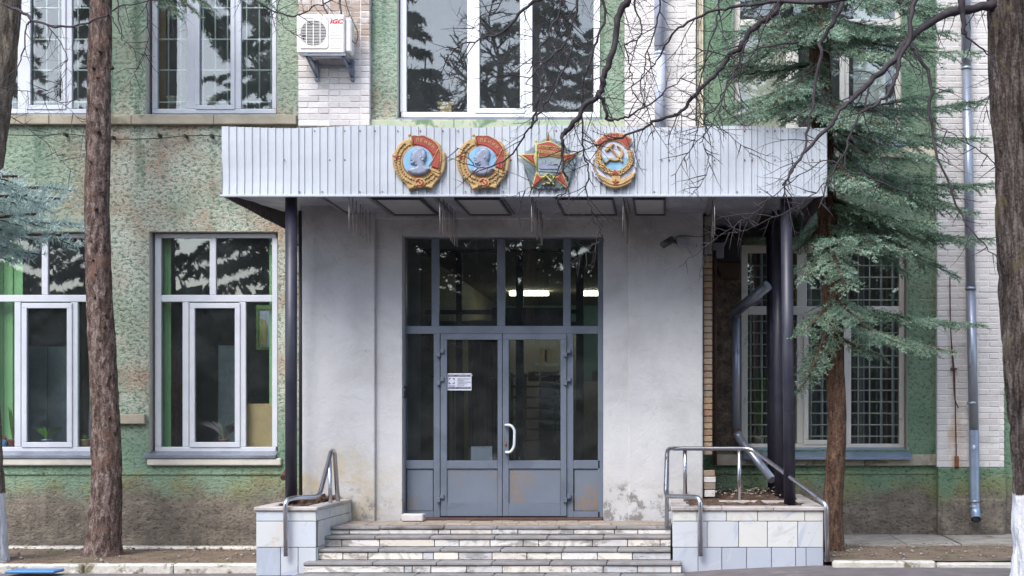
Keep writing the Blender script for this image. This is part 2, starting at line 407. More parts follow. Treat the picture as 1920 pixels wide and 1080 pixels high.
M['pvc'] = simple('white_plastic', sr(188, 193, 202), sr(202, 206, 213), 3, .35, stains=(sr(186, 184, 180), 5, .66))
M['pvc_bright'] = simple('bright_white_plastic', sr(222, 224, 230), sr(230, 232, 236), 3, .35)
M['pvc_cream'] = simple('cream_window_wood', sr(206, 204, 196), sr(218, 214, 204), 3, .5, stains=(sr(172, 166, 150), 5, .6))
M['sill_metal'] = simple('grey_sill_metal', sr(104, 110, 124), sr(134, 142, 156), 3, .4, .35, bscale=5, hs=.25, hd=.02)
M['zinc'] = simple('bluish_zinc', sr(128, 146, 172), sr(156, 170, 190), 2, .36, .45, bscale=5, hs=.5, hd=.03)
M['reveal'] = simple('pale_reveal', sr(184, 182, 172), sr(206, 202, 194), 5, .9, bscale=20, stains=(sr(168, 120, 76), 7, .63))
M['grille'] = simple('painted_grille', sr(226, 232, 226), sr(214, 222, 216), 9, .5)
M['grille_cream'] = simple('cream_grille', sr(236, 230, 208), sr(224, 216, 190), 9, .5)
M['glass'] = glass_mat('window_glass', ior=1.8, wav=.012)
M['glass_wavy'] = glass_mat('wavy_window_glass', ior=1.75, wav=.05)
M['glass_door'] = glass_mat('door_glass', (.66, .70, .70, 1), 1.75, .02)
M['alu'] = simple('grey_painted_aluminium', sr(98, 108, 122), sr(106, 115, 129), 2.5, .42, bscale=0, stains=(sr(92, 101, 114), 1.5, .5))
def panel_mat():
    s = Sh('rusting_door_panel'); x, y, z = s.xyz()
    col = s.ramp(s.noise(3, 3), [(.3, sr(98, 108, 122)), (.7, sr(106, 115, 129))])
    fine = s.mr(s.noise(55, 4, .75), .44, .62); big = s.mr(s.noise(1.7, 4, .6, dist=.4), .45, .64)
    col = s.mix(s.math('MULTIPLY', fine, big), col, s.ramp(s.noise(9, 4), [(.35, sr(126, 104, 66)), (.7, sr(150, 106, 52))]))
    return s.bsdf(col, .55, 0, s.noise(50, 3), .2, .004)
M['door_panel'] = panel_mat()
M['steel'] = simple('brushed_steel', sr(176, 176, 182), sr(196, 196, 202), 3, .27, .95, bscale=0, stains=(sr(150, 146, 148), 6, .6))
M['handle'] = simple('pale_handle', sr(196, 204, 212), sr(210, 218, 224), 4, .3)
M['canopy'] = None
def canopy_mat():
    s = Sh('corrugated_sheet'); x, y, z = s.xyz()
    col = s.ramp(s.noise(.8, 4), [(.3, sr(176, 182, 190)), (.7, sr(186, 192, 199))])
    drip = s.mr(s.noise(1.0, 5, .65, vec=s.stretch(16, 1, .8)), .56, .74)
    col = s.mix(s.math('MULTIPLY', drip, .38), col, sr(150, 154, 166))
    col = s.mix(s.math('MULTIPLY', s.mr(s.noise(4.5, 5, .7), .63, .7), .5), col, sr(176, 172, 166))
    return s.bsdf(col, .42, .1, s.noise(2.2, 3), .3, .03, spec=.5)
M['canopy'] = canopy_mat()
M['canopy_in'] = simple('brown_primer', sr(96, 88, 90), sr(116, 106, 106), 6, .7)
M['rust'] = simple('rust', sr(112, 70, 44), sr(150, 96, 52), 20, .9)
M['foil'] = simple('silver_film', sr(148, 150, 160), sr(178, 180, 190), 2.2, .42, .3, bscale=2.6, hs=1.0, hd=.10, detail=3)
M['foil_dark'] = simple('ceiling_trim', sr(110, 108, 112), sr(134, 130, 132), 6, .6)
M['lightpanel'] = simple('frosted_panel', sr(160, 160, 164), sr(172, 172, 174), 5, .5)
M['post'] = simple('black_post_paint', sr(40, 42, 56), sr(58, 58, 70), 4, .42, bscale=8, hs=.15, stains=(sr(88, 88, 96), 7, .66))
M['black'] = simple('black_metal', sr(30, 30, 34), sr(40, 40, 46), 6, .5)
M['rod'] = simple('thin_rod_metal', sr(176, 172, 172), sr(120, 104, 96), 9, .4, .5)
M['darkpipe'] = simple('rusty_dark_pipe', sr(66, 48, 44), sr(92, 62, 52), 8, .8, bscale=20)
M['galv'] = simple('galvanised_pipe', sr(132, 138, 152), sr(160, 166, 178), 3.4, .36, .6, bscale=5, hs=.3, hd=.02, stains=(sr(108, 110, 120), 3, .6), vec=(1, 1, .3))
M['pipe_paint'] = simple('painted_downpipe', sr(176, 182, 200), sr(190, 196, 212), 3, .5, .1, bscale=6, hs=.2, stains=(sr(150, 152, 164), 4, .6))
M['marble'] = marble_mat(); M['marble_blue'] = marble_mat(True); M['riser'] = riser_mat()
M['tread'] = simple('step_slab', sr(112, 109, 108), sr(144, 141, 141), 5, .75, bscale=30, hs=.5, hd=.008, stains=(sr(104, 96, 92), 3.4, .56), rand=.07)
M['cap'] = simple('cap_slab', sr(158, 150, 146), sr(186, 180, 176), 4, .7, bscale=24, hs=.4, hd=.008, stains=(sr(122, 116, 110), 3.6, .56), rand=.06)
M['paver'] = simple('beige_paver', sr(136, 124, 112), sr(162, 150, 136), 6, .85, bscale=30, hs=.5, hd=.008, rand=.1)
M['mortar'] = simple('step_mortar', sr(92, 86, 82), sr(124, 116, 110), 8, .95, bscale=26, hs=.7, hd=.015)
M['soil'] = simple('brown_soil', sr(70, 52, 42), sr(110, 86, 70), 9, 1.0, bscale=30, hs=1, hd=.04)
M['dirt'] = simple('trodden_dirt', sr(94, 80, 68), sr(130, 114, 98), 4, 1.0, bscale=24, hs=1, hd=.03, stains=(sr(96, 104, 62), 2.1, .56))
M['asphalt'] = simple('old_asphalt', sr(92, 86, 86), sr(116, 108, 108), 5, .95, bscale=60, hs=.7, hd=.01, stains=(sr(134, 126, 120), 2.6, .6))
M['curb'] = simple('whitewashed_kerb', sr(176, 172, 162), sr(204, 200, 192), 6, .9, bscale=22, hs=.8, hd=.02, stains=(sr(108, 102, 80), 4, .52))
M['blind'] = simple('green_blind', sr(150, 202, 138), sr(162, 212, 150), 2, .8)
M['room'] = simple('room_wall', sr(140, 138, 134), sr(150, 148, 142), 1, .95)
M['teal'] = simple('teal_wall', sr(122, 168, 164), sr(134, 178, 170), 1, .9)
M['yellow'] = simple('ochre_wall', sr(176, 144, 74), sr(186, 156, 84), 2, .8)
M['olive'] = simple('olive_panel', sr(124, 122, 84), sr(136, 132, 92), 2, .8)
M['orange_curtain'] = simple('curtain_strips', sr(196, 138, 100), sr(150, 110, 100), 5, .9)
M['ceil_in'] = simple('lobby_ceiling', sr(128, 116, 92), sr(138, 126, 100), 2, .9, vec=(1, 12, 1))
M['lamp'] = emit_mat('lamp_glow', (1, .96, .78, 1), 11.0)
M['gold'] = simple('gold_paint', sr(160, 130, 84), sr(188, 160, 112), 14, .45, .1, bscale=30, hs=.25, hd=.006)
M['red'] = simple('red_paint', sr(140, 52, 44), sr(158, 70, 58), 10, .45, stains=(sr(176, 128, 100), 9, .7))
M['blue'] = simple('sky_blue_paint', sr(100, 152, 186), sr(136, 178, 202), 9, .5)
M['relief'] = simple('grey_relief_paint', sr(116, 124, 144), sr(140, 148, 166), 9, .4)
M['yellow_p'] = simple('yellow_paint', sr(160, 154, 92), sr(182, 176, 112), 10, .45)
M['slate'] = simple('slate_paint', sr(112, 126, 132), sr(132, 144, 150), 10, .45)
M['palelav'] = simple('pale_lavender_paint', sr(178, 184, 206), sr(192, 198, 216), 8, .5)
M['ac'] = simple('cream_casing', sr(222, 220, 218), sr(230, 228, 226), 3, .4)
M['ac_grey'] = simple('grille_face', sr(206, 204, 200), sr(212, 210, 206), 3, .4)
M['ink'] = simple('dark_ink', sr(34, 36, 60), None, 3, .6)
M['redink'] = simple('red_ink', sr(206, 34, 44), None, 3, .5)
M['paper'] = simple('white_sticker', sr(206, 210, 226), sr(214, 218, 232), 3, .5)
M['tan'] = simple('tan_card', sr(166, 140, 96), sr(176, 150, 104), 5, .8)
M['cardboard'] = simple('cardboard', sr(196, 166, 120), sr(212, 184, 138), 4, .8, stains=(sr(220, 198, 160), 3, .58))
M['cctv'] = simple('dark_camera_shell', sr(56, 56, 64), sr(70, 70, 78), 3, .4)
M['jbox'] = simple('grey_box', sr(134, 136, 150), sr(144, 146, 160), 3, .5)
M['pot'] = simple('flower_pot', sr(150, 84, 74), sr(168, 98, 84), 4, .7)
M['leafg'] = simple('houseplant_leaf', sr(66, 110, 44), sr(120, 160, 70), 8, .5)
M['leafp'] = simple('pinkish_leaf', sr(160, 120, 160), sr(150, 170, 130), 8, .5)
M['bluetarp'] = simple('blue_plastic', sr(70, 120, 172), sr(88, 140, 188), 4, .5)
M['bottle'] = glass_mat('bottle_plastic', (.45, .8, .7, 1), 1.5, .1)
M['needle_green'] = needle_mat('spruce_needles', sr(72, 100, 76), sr(120, 149, 126), sr(170, 193, 174))
M['needle_blue'] = needle_mat('blue_spruce_needles', sr(130, 156, 148), sr(172, 194, 186), sr(206, 220, 212))
M['needle_dark'] = needle_mat('dark_needles', sr(74, 88, 78), sr(92, 108, 96), sr(112, 128, 114))
M['bark_red'] = bark_mat('flaky_spruce_bark', sr(50, 40, 38), sr(98, 82, 76), sr(150, 136, 130), sr(118, 92, 80), 13, zs=.6)
M['bark_brown'] = bark_mat('brown_spruce_bark', sr(46, 34, 28), sr(88, 68, 56), sr(122, 98, 80), None, 12)
M['bark_lime'] = bark_mat('furrowed_lime_bark', sr(30, 25, 24), sr(70, 61, 58), sr(116, 108, 104), sr(96, 88, 66), 13, wash=1.05, zs=.2)
M['bark_grey'] = bark_mat('grey_lime_bark', sr(54, 46, 40), sr(108, 98, 88), sr(146, 136, 122), sr(112, 104, 90), 14, wash=.85, zs=.25)
M['twig'] = simple('dark_twig', sr(30, 24, 28), sr(60, 50, 56), 9, .75, bscale=40, hs=.5, hd=.004)
M['twig_pale'] = simple('pale_twig', sr(110, 104, 112), sr(146, 136, 140), 9, .7)
M['cable'] = simple('black_cable', sr(40, 42, 44), sr(58, 60, 60), 6, .7)
M['whitebrick'] = simple('light_block', sr(186, 182, 180), sr(200, 196, 194), 5, .85, bscale=30, hs=.5, hd=.01)
# ---------------------------------------------------------------- ground
DM, DP, DD = 18.2, 16.9, 17.08            # main wall, porch wall, entrance frame
def gz(x, y):                             # road level
    t = min(1, max(0, (x + 1.5) / 3.2)); t = t*t*(3 - 2*t)
    return 0.0 + .15 * t
g = MB(); xs = [-60, -20, -10, -7, -5.5, -4.5] + [-4 + .5*i for i in range(17)] + [5, 8, 20, 60]; ys = [-60, -20, 0, 6, 10, 12, 13, 14, 14.6, 15, 15.3, 16, 20, 60]
vs = [(x, y, gz(x, y) + .012 * mnoise.noise(Vector((x, y, 0))) * (abs(x) < 10)) for y in ys for x in xs]; nx = len(xs)
g.add(vs, [(j*nx+i, j*nx+i+1, (j+1)*nx+i+1, (j+1)*nx+i) for j in range(len(ys)-1) for i in range(nx-1)], 0, True)
g.build('road', M['asphalt'], kind='structure')
def dirt(name, x0, x1, y0, y1, zf, mat, n=26):
    g = MB(); vs = []
    m = 14
    for j in range(m + 1):
        for i in range(n + 1):
            x = x0 + (x1-x0)*i/n; y = y0 + (y1-y0)*j/m
            vs.append((x, y, zf(x, y) + .02 * mnoise.noise(Vector((x*2.3, y*2.3, 1))) + .012 * mnoise.noise(Vector((x*9, y*9, 4)))))
    g.add(vs, [(j*(n+1)+i, j*(n+1)+i+1, (j+1)*(n+1)+i+1, (j+1)*(n+1)+i) for j in range(m) for i in range(n)], 0, True)
    return g.build(name, mat, kind='structure')
dirt('soil_bed', -9.5, -4.32, 16.02, 18.22, lambda x, y: .06 + .03*(y-16)/2, M['dirt'], 60)
dirt('soil_bed', 1.62, 7.0, 15.14, 18.22, lambda x, y: .20 + .035*(y-15)/3, M['dirt'], 60)
# kerbs: each kerb stone a part
def kerb(label, x0, x1, y, z, n, depth, group):
    k = thing('kerb', label, 'kerb', ((x0+x1)/2, y, 0), group)
    r = random.Random(int(z*1000))
    c = [x0 + (x1-x0)*i/n + r.uniform(-.06, .06)*(0 < i < n) for i in range(n+1)]
    for i in range(n):
        dz = r.uniform(-.012, .012)
        MB().box(c[i]+.006, c[i+1]-.006, y + r.uniform(-.012, .012), y+depth, z-.25, z+dz, c=.02).build('kerb_stone', M['curb'], k)
    return k
kerb('whitewashed kerb running along the dirt strip right of the steps', 1.68, 6.9, 14.98, .205, 5, .13, None)
kerb('low grey kerb in front of the soil left of the steps', -9.6, -4.34, 15.88, .105, 5, .14, None)
ap = thing('concrete_apron', 'cracked grey concrete apron along the wall foot at right', 'pavement', (4, 17.5, .2))
cx_ = [1.66, 2.05, 2.75, 3.38, 4.25, 5.2, 7.0]
for i in range(6):
    x0, x1 = cx_[i], cx_[i+1]
    z = .245 + random.uniform(-.012, .012); s1 = random.uniform(-.07, .07); s0 = random.uniform(-.05, .05)
    mb = MB(); nseg = 6; front = [(x0+.008 + (x1-x0-.016)*k/nseg, 16.85 + .03*mnoise.noise(Vector((x0 + k*.7, 3, 1)))) for k in range(nseg+1)]
    top = [(a, b, z) for a, b in front] + [(x1-.008+s1*0, 18.19, z+.02), (x0+.008, 18.19, z+.02)]
    bot = [(a, b, z-.11) for a, b, c in top]
    nn = len(top); mb.add(top + bot, [tuple(range(nn)), tuple(reversed(range(nn, 2*nn)))] + [(k, nn+k, nn+(k+1) % nn, (k+1) % nn) for k in range(nn)])
    mb.build('slab', M['concrete'], ap)
MB().box(-9.5, -4.34, 17.98, 18.19, -.1, .115, c=.02).build('wall_footing', M['curb'], None, 'structure')

# ---------------------------------------------------------------- the building
B = thing('school_building', 'green roughcast building with whitewashed brick piers and a white plastered entrance porch', 'building', (0, DM, .2))
def wall_holes(mb, x0, x1, z0, z1, holes, y, depth, m=0, mr=1):
    X = sorted({x0, x1} | {h[0] for h in holes} | {h[1] for h in holes}); Z = sorted({z0, z1} | {h[2] for h in holes} | {h[3] for h in holes})
    X = [v for v in X if x0 <= v <= x1]; Z = [v for v in Z if z0 <= v <= z1]
    for i in range(len(X)-1):
        for j in range(len(Z)-1):
            cx, cz = (X[i]+X[i+1])/2, (Z[j]+Z[j+1])/2
            if any(h[0] < cx < h[1] and h[2] < cz < h[3] for h in holes): continue
            mb.add([(X[i], y, Z[j]), (X[i+1], y, Z[j]), (X[i+1], y, Z[j+1]), (X[i], y, Z[j+1])], [(0, 1, 2, 3)], m)
    for h in holes:
        a, b, c, d = h[:4]
        for q in ([(a, y, c), (a, y, d), (a, y+depth, d), (a, y+depth, c)], [(b, y, c), (b, y+depth, c), (b, y+depth, d), (b, y, d)],
                  [(a, y, d), (b, y, d), (b, y+depth, d), (a, y+depth, d)], [(a, y, c), (a, y+depth, c), (b, y+depth, c), (b, y, c)]):
            mb.add(q, [(0, 1, 2, 3)], mr)
def H(a, b, t, u): return (WX(a, DM), WX(b, DM), WZ(u, DM), WZ(t, DM))
TOP = -330
holes = [H(-38, 204, 434, 851), H(280, 521, 434, 851), H(-40, 202, TOP+40, 214), H(274, 519, TOP+40, 214), H(745, 1126, TOP+40, 222), H(1376, 1690, TOP+40, 256), H(1390, 1702, 460, 843), H(690, 1195, 405, 985)]
wl = MB(); wall_holes(wl, WX(-520, DM), WX(2250, DM), -.3, WZ(TOP, DM), holes, DM, .42)
wl.build('wall', [M['stucco'], M['reveal']], B)
# belt course between the storeys, sill courses
def ledge(px0, px1, py0, py1, proud, mat, name='ledge', c=.008, d=DM, seg=None):
    # long courses are built from butted lengths
    n = seg or max(1, int(round((px1-px0)/150))); 
    for i in range(n):
        a = px0 + (px1-px0)*i/n; b = px0 + (px1-px0)*(i+1)/n
        MB().box(WX(a, d)+.002, WX(b, d)-.002, d-proud+random.uniform(-.004, .004), d+.02, WZ(py1, d), WZ(py0, d), c=c).build(name, mat, B)
ledge(-520, 558, 217, 235, .07, M['ledge'], 'belt_course')
ledge(693, 1172, 226, 246, .06, M['ledge_green'], 'belt_course')
ledge(1306, 1753, 276, 296, .06, M['cream'], 'belt_course')
ledge(1306, 1319, -330, 274, .05, M['cream'], 'corner_strip', seg=3)
ledge(207, 275, 777, 795, .07, M['ledge'], 'sill_course', seg=1)
ledge(1338, 1761, 852, 873, .06, M['ledge'], 'sill_course')
ledge(-520, 536, 885, 890, .018, M['stucco'], 'plinth_moulding', c=.003)
ledge(1338, 1752, 883, 889, .018, M['stucco'], 'plinth_moulding', c=.003)
# ---- brick piers
BRH, CRS = .065, .0748
def brick_mesh(L, name, mat, yd=.06):
    me, c = MB().box(-L/2, L/2, 0, yd, -BRH/2, BRH/2, c=.004).mesh(name, mat, c=(0, 0, 0)); return me
BM = {('w', k): brick_mesh(L, 'brick', M['brick_white']) for k, L in (('s', .25), ('h', .12))}
BM.update({('b', k): brick_mesh(L, 'brick', M['brick_bare']) for k, L in (('s', .25), ('h', .12))})
brick_spots = []
def pier(px0, px1, py0, py1, proud, kind='w', d=DM, x0=None, x1=None):
    yf = d - proud; x0 = WX(px0, yf) if x0 is None else x0; x1 = WX(px1, yf) if x1 is None else x1
    z0, z1 = WZ(py1, yf), WZ(py0, yf)
    MB().box(x0+.006, x1-.006, yf+.0065, d+.03, z0, z1+.01).build('pier_core', M['mortar_white' if kind == 'w' else 'mortar_dark'], B)
    z = z0 + BRH/2 + .004; row = 0; sp = []
    while z < z1:
        x = x0; k = row % 2; i = 0
        while x < x1 - .03:
            L = .25 if (i + k) % 2 == 0 else .12
            if i == 0 and k == 1 and False: L = .12
            if x + L > x1: L = x1 - x
            if L < .04: break
            sp.append((x + L/2, yf + random.uniform(-.004, .005), z + random.uniform(-.002, .002), L, kind)); x += L + .0095; i += 1
        z += CRS; row += 1
    return sp
s1 = pier(559, 693, -200, 236, .12)
s2 = pier(1171, 1305, -200, 238, .12)
s3 = pier(1757, 1883, -200, 876, .12)
def vis(s): py = CY - (s[2]-EZ)*F/s[1]; return -8 < py < 1088
s1v = [s for s in s1 if vis(s)]; s2v = [s for s in s2 if vis(s)]; s3v = [s for s in s3 if vis(s)]
s3v.sort(key=lambda s: s[2])
s4 = pier(0, 0, 478, 853, .0, 'b', d=16.93, x0=.397, x1=.50)
keep = 300 - len(s1v) - len(s2v) - len(s4)
single = s1v + s2v + s4 + s3v[:max(0, keep)]
rest = s3v[max(0, keep):] + [s for s in s1 + s2 + s3 if not vis(s)]
for x, y, z, L, kd in single:
    if abs(L-.25) < .002 or abs(L-.12) < .002: inst('brick', BM[(kd, 's' if L > .2 else 'h')], (x, y, z), B)
    else: MB().box(x-L/2, x+L/2, y, y+.06, z-BRH/2, z+BRH/2, c=.006).build('brick', M['brick_white' if kd == 'w' else 'brick_bare'], B)
rb = MB()
for x, y, z, L, kd in rest: rb.box(x-L/2, x+L/2, y, y+.06, z-BRH/2, z+BRH/2, c=.006)
rb.build('brickwork', M['brick_white'], B, 'stuff')
for k, (a, b) in enumerate(((882, 893), (894, 905), (906, 918), (919, 932))):
    MB().box(.397 + .004*k, .535 + random.uniform(-.006, .006), 16.90, 17.1, WZ(b, 16.9), WZ(a, 16.9), c=.006).build('block', M['whitebrick'] if k % 2 else M['brick_bare'], B)
MB().box(.40, .50, 16.94, 17.2, WZ(480, 16.9), WZ(402, 16.9), c=.02).build('rubble_infill', M['concrete'], B)
# green and brown foot of the right pier, left-hand corner of the building beyond it
yf = DM - .12
mb = MB().box(WX(1759, yf), WX(1887, yf), yf-.01, DM+.02, WZ(1006, yf), WZ(877, yf), c=.015); mb.build('pier_base', M['stucco'], B)
MB().box(WX(1763, yf), WX(1884, yf), yf-.045, yf+.02, WZ(1006, yf), WZ(934, yf), c=.03).build('pier_foot', M['stucco'], B)

# ---- windows
def boxes(L, d, t, c=.006):
    mb = MB()
    for a in L: mb.pbox(a[0], a[1], a[2], a[3], d, t, c=c)
    return mb
def window(dx, dy, frame, sashes, panes, grilles, mat, d, sill=None, mullions=(), gmat='grille', gl='glass', label=None):
    sh = lambda a: (a[0]+dx, a[1]+dx, a[2]+dy, a[3]+dy)
    w = boxes([sh(a) for a in frame], d, .07).build('window', mat, B)
    if label: w['label'] = label
    for a in mullions: boxes([sh(a)], d+.004, .06).build('mullion', mat, w)
    for a in sashes:                                       # sash given by outer rect + border
        x0, x1, y0, y1, b = a; x0 += dx; x1 += dx; y0 += dy; y1 += dy
        boxes([(x0, x1, y0, y0+b), (x0, x1, y1-b, y1), (x0, x0+b, y0+b, y1-b), (x1-b, x1, y0+b, y1-b)], d-.014, .05, .005).build('sash', mat, w)
    for a in panes:
        a = sh(a); MB().pbox(a[0]-1, a[1]+1, a[2]-1, a[3]+1, d+.03, .006).build('pane', M[gl], w)
    for rect, vx, hy in grilles:
        a = sh(rect); g = MB(); dd = d + .06; gr_ = .0095
        k = dd / d
        def q(px, py): return (WX(px, d), WZ(py, d))
        for x in vx:
            X = WX(x+dx, d); g.tube([(X, dd, WZ(a[3], d)), (X, dd, WZ(a[2], d))], gr_, 5)
        for y in hy:
            Z = WZ(y+dy, d); g.tube([(WX(a[0], d), dd-.012, Z), (WX(a[1], d), dd-.012, Z)], gr_, 5)
        g.build('grille', M[gmat], w)
    if sill:
        a = sh(sill); x0, x1 = WX(a[0], d), WX(a[1], d); z0, z1 = WZ(a[3], DM), WZ(a[2], DM)
        yb, yf = d, DM - sill_out
        s = MB(); s.add([(x0, yb, z1+.02), (x1, yb, z1+.02), (x1, yf, z0+.014), (x0, yf, z0+.014), (x0, yf, z0-.02), (x1, yf, z0-.02), (x1, yf+.006, z0-.02), (x0, yf+.006, z0-.02), (x1, yb, z1+.012), (x0, yb, z1+.012)],
              [(0, 3, 2, 1), (3, 4, 5, 2), (4, 7, 6, 5), (0, 1, 8, 9), (7, 9, 8, 6), (0, 9, 7, 3), (4, 3, 7), (1, 2, 6, 8), (2, 5, 6)])
        s.build('sill', M[sill_mat], w)
    return w
dw = DM + .10; sill_out = .07; sill_mat = 'sill_metal'
lowF = [(290, 517, 438, 446), (290, 517, 838, 848), (290, 302, 446, 838), (510, 520, 446, 838), (302, 510, 553, 566)]
lowM = [(393, 405, 446, 553), (342, 354, 566, 838), (448, 461, 566, 838)]
for dx, lb in ((0, None), (-315, None)):
    window(dx, 0, lowF, [(355, 450, 568, 839, 10)], [(302, 393, 446, 553), (405, 510, 446, 553), (302, 342, 566, 838), (365, 440, 578, 829), (461, 510, 566, 838)], [], M['pvc'], dw, (276, 523, 849, 856), lowM, gl='glass_wavy')
    MB().box(WX(275+dx, DM-.06), WX(526+dx, DM-.06), DM-.055, DM+.03, WZ(873, DM-.06), WZ(859.5, DM-.06), c=.012).build('sill_stone', M['reveal'], B)
sill_out = .05
upF = [(285, 518, 204, 213), (285, 295, -280, 204), (510, 518, -280, 204)]
upM = [(350, 372, -280, 204), (434, 452, -280, 204)]
hy = [-215, -160, -103, -45, 13, 72, 130, 190]
for dx in (0, -317):
    window(dx, 0, upF, [(366, 440, -270, 205, 8)], [(295, 350, -280, 204), (374, 432, -262, 197), (452, 510, -280, 204)],
           [((295, 350, -280, 204), (313, 336), hy), ((374, 433, -262, 198), (378, 401, 424), hy), ((452, 510, -280, 204), (460, 484, 506), hy)], M['pvc'], dw, (272, 518, 213, 219), upM)
window(0, 0, [(752, 1125, 210, 220), (750, 762, -280, 210), (1113, 1125, -280, 210)], [(890, 984, -275, 212, 9)], [(762, 876, -280, 210), (899, 975, -266, 203), (998, 1113, -280, 210)], [], M['pvc_bright'], dw, (746, 1127, 220, 225), [(876, 891, -280, 210), (983, 998, -280, 210)])
sill_out = .16; sill_mat = 'zinc'
window(0, 0, [(1376, 1690, 248, 255), (1376, 1388, -280, 248), (1678, 1690, -280, 248), (1388, 1678, 36, 48)], [(1488, 1584, 50, 247, 9)], [(1388, 1474, 48, 248), (1497, 1575, 59, 238), (1592, 1678, 48, 248), (1388, 1678, -280, 36)], [], M['pvc_cream'], dw, (1372, 1690, 262, 274), [(1474, 1489, 48, 248), (1583, 1592, 48, 248)])
dwr = DM + .16
v1 = [1408 + 21.3*i for i in range(5)]; v2 = [1522, 1543, 1564]; v3 = [1610 + 21.4*i for i in range(4)]
hu = [497, 519, 541, 562]; hl = [602 + 21.6*i for i in range(11)]
W4 = window(0, 0, [(1390, 1696, 462, 474), (1390, 1696, 832, 841), (1390, 1402, 474, 832), (1686, 1696, 474, 832), (1402, 1686, 574, 590)], [(1507, 1588, 591, 834, 9)],
       [(1402, 1494, 474, 574), (1514, 1686, 474, 574), (1402, 1494, 590, 832), (1516, 1579, 600, 825), (1596, 1686, 590, 832)],
       [((1402, 1494, 474, 574), v1, hu), ((1514, 1686, 474, 574), v2 + [1590] + v3, hu), ((1402, 1494, 590, 832), v1, hl), ((1516, 1579, 600, 825), v2, hl), ((1596, 1686, 590, 832), v3, hl)],
       M['pvc_cream'], dwr, (1392, 1703, 842, 858), [(1494, 1513, 474, 832), (1583, 1596, 590, 832)], 'grille_cream')

# ---- rooms behind the windows
def room(px0, px1, py0, py1, d0, depth, mat, name='room_interior'):
    x0, x1, z0, z1 = WX(px0, DM), WX(px1, DM), WZ(py1, DM), WZ(py0, DM); y0 = d0; y1 = d0 + depth
    mb = MB().add([(x0, y0, z0), (x1, y0, z0), (x1, y0, z1), (x0, y0, z1), (x0, y1, z0), (x1, y1, z0), (x1, y1, z1), (x0, y1, z1)],
                  [(4, 5, 6, 7), (0, 4, 7, 3), (1, 2, 6, 5), (3, 7, 6, 2), (0, 1, 5, 4)])
    return mb.build(name, mat, None, 'structure')
room(-420, 540, 300, 900, DM+.43, 4.5, M['room']); room(-420, 540, -330, 280, DM+.43, 4, M['room'])
room(700, 1200, -330, 262, DM+.43, 4, M['room']); room(1330, 1760, -330, 300, DM+.43, 4, M['room']); room(1345, 1760, 380, 900, DM+.43, 4, M['room'])

# ---- porch walls
PZ0, PZ1 = WZ(976, DP), WZ(376, DP)
pc = MB()
y0 = DP - .03
pc.box(WX(562, y0), WX(703, y0), y0, DM-.002, PZ0-.3, PZ1, c=.012)
pc.box(WX(1178, y0), WX(1318, y0), y0, DM-.002, PZ0-.3, PZ1, c=.012)
y1 = DP + .02
pc.box(WX(703, y0)-.003, WX(754, y1), y1, DM-.004, PZ0-.3, PZ1-.004, c=.004)
pc.box(WX(1131, y1), WX(1178, y0)+.003, y1, DM-.004, PZ0-.3, PZ1-.004, c=.004)
pc.box(WX(754, y1)+.0, WX(1131, y1), y1+.002, DM-.006, WZ(442, y1), PZ1-.006, c=.004)
pc.box(WX(703, y0), WX(1178, y0), y0-.004, y1+.01, WZ(410, y0), PZ1-.008, c=.004)
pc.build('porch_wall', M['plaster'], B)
# entrance frame and doors
def al(L, d=DD, t=.07, c=.004):
    return boxes(L, d, t, c)
fr = al([(756, 1131, 441, 447), (756, 761, 447, 970), (1121, 1131, 447, 970), (761, 1121, 611, 626), (809, 823, 447, 611), (932, 947, 447, 611), (1056, 1070, 447, 611), (813, 825, 626, 970), (1062, 1075, 626, 970)]).build('entrance_frame', M['alu'], B)
for a in ((761, 809), (823, 932), (947, 1056), (1070, 1121)):
    MB().pbox(a[0]-1, a[1]+1, 446, 612, DD+.035, .006).build('pane', M['glass_door'], fr)
for a, b in ((761, 813), (1075, 1125)):
    sw = al([(a, b, 863, 879)]).build('side_light', M['alu'], B); al([(a, b, 959, 970)]).build('bottom_rail', M['alu'], sw)
    MB().pbox(a-1, b+1, 625, 864, DD+.035, .006).build('pane', M['glass_door'], sw)
    al([(a+2, b-1, 880, 958)], DD+.02, .02, .004).build('lower_panel', M['door_panel'], sw)
def leaf(x0, x1, gx0, gx1, px_h):
    L = al([(x0, x1, 626, 637), (x0, gx0, 637, 968), (gx1, x1, 637, 968), (gx0, gx1, 863.5, 879), (gx0, gx1, 944, 968)], DD-.025, .06, .004).build('door_leaf', M['alu'], B)
    MB().pbox(gx0-1, gx1+1, 636, 865, DD+.012, .006).build('pane', M['glass_door'], L)
    g = []
    al([(gx0, gx1, 879, 944)], DD-.005, .02, .004).build('lower_panel', M['door_panel'], L)
    for y in (661, 714, 934):
        mb = MB(); d = DD-.055
        mb.box(WX(px_h-6, d), WX(px_h+1, d), d, d+.04, WZ(y+8, d), WZ(y-1, d), c=.004); mb.box(WX(px_h+1.5, d), WX(px_h+8, d), d, d+.04, WZ(y+1, d), WZ(y-7, d), c=.004)
        mb.build('hinge', M['alu'], L)
    return L
LL = leaf(826, 941.5, 838, 933, 824); RL = leaf(942.5, 1062, 954, 1051, 1062)
hp = [W(948, 797, DD-.03), W(948, 797, DD-.09), W(958, 797, DD-.10), W(965, 806, DD-.10), W(964, 838, DD-.10), W(957, 848, DD-.10), W(949, 848, DD-.09), W(949, 848, DD-.03)]
MB().tube(rounded(hp, .04), .016, 10).build('handle', M['handle'], RL)
MB().ell(W(948, 832, DD-.03), (.014, .01, .03), n=12, h=6).build('lock_escutcheon', M['rust'], RL)
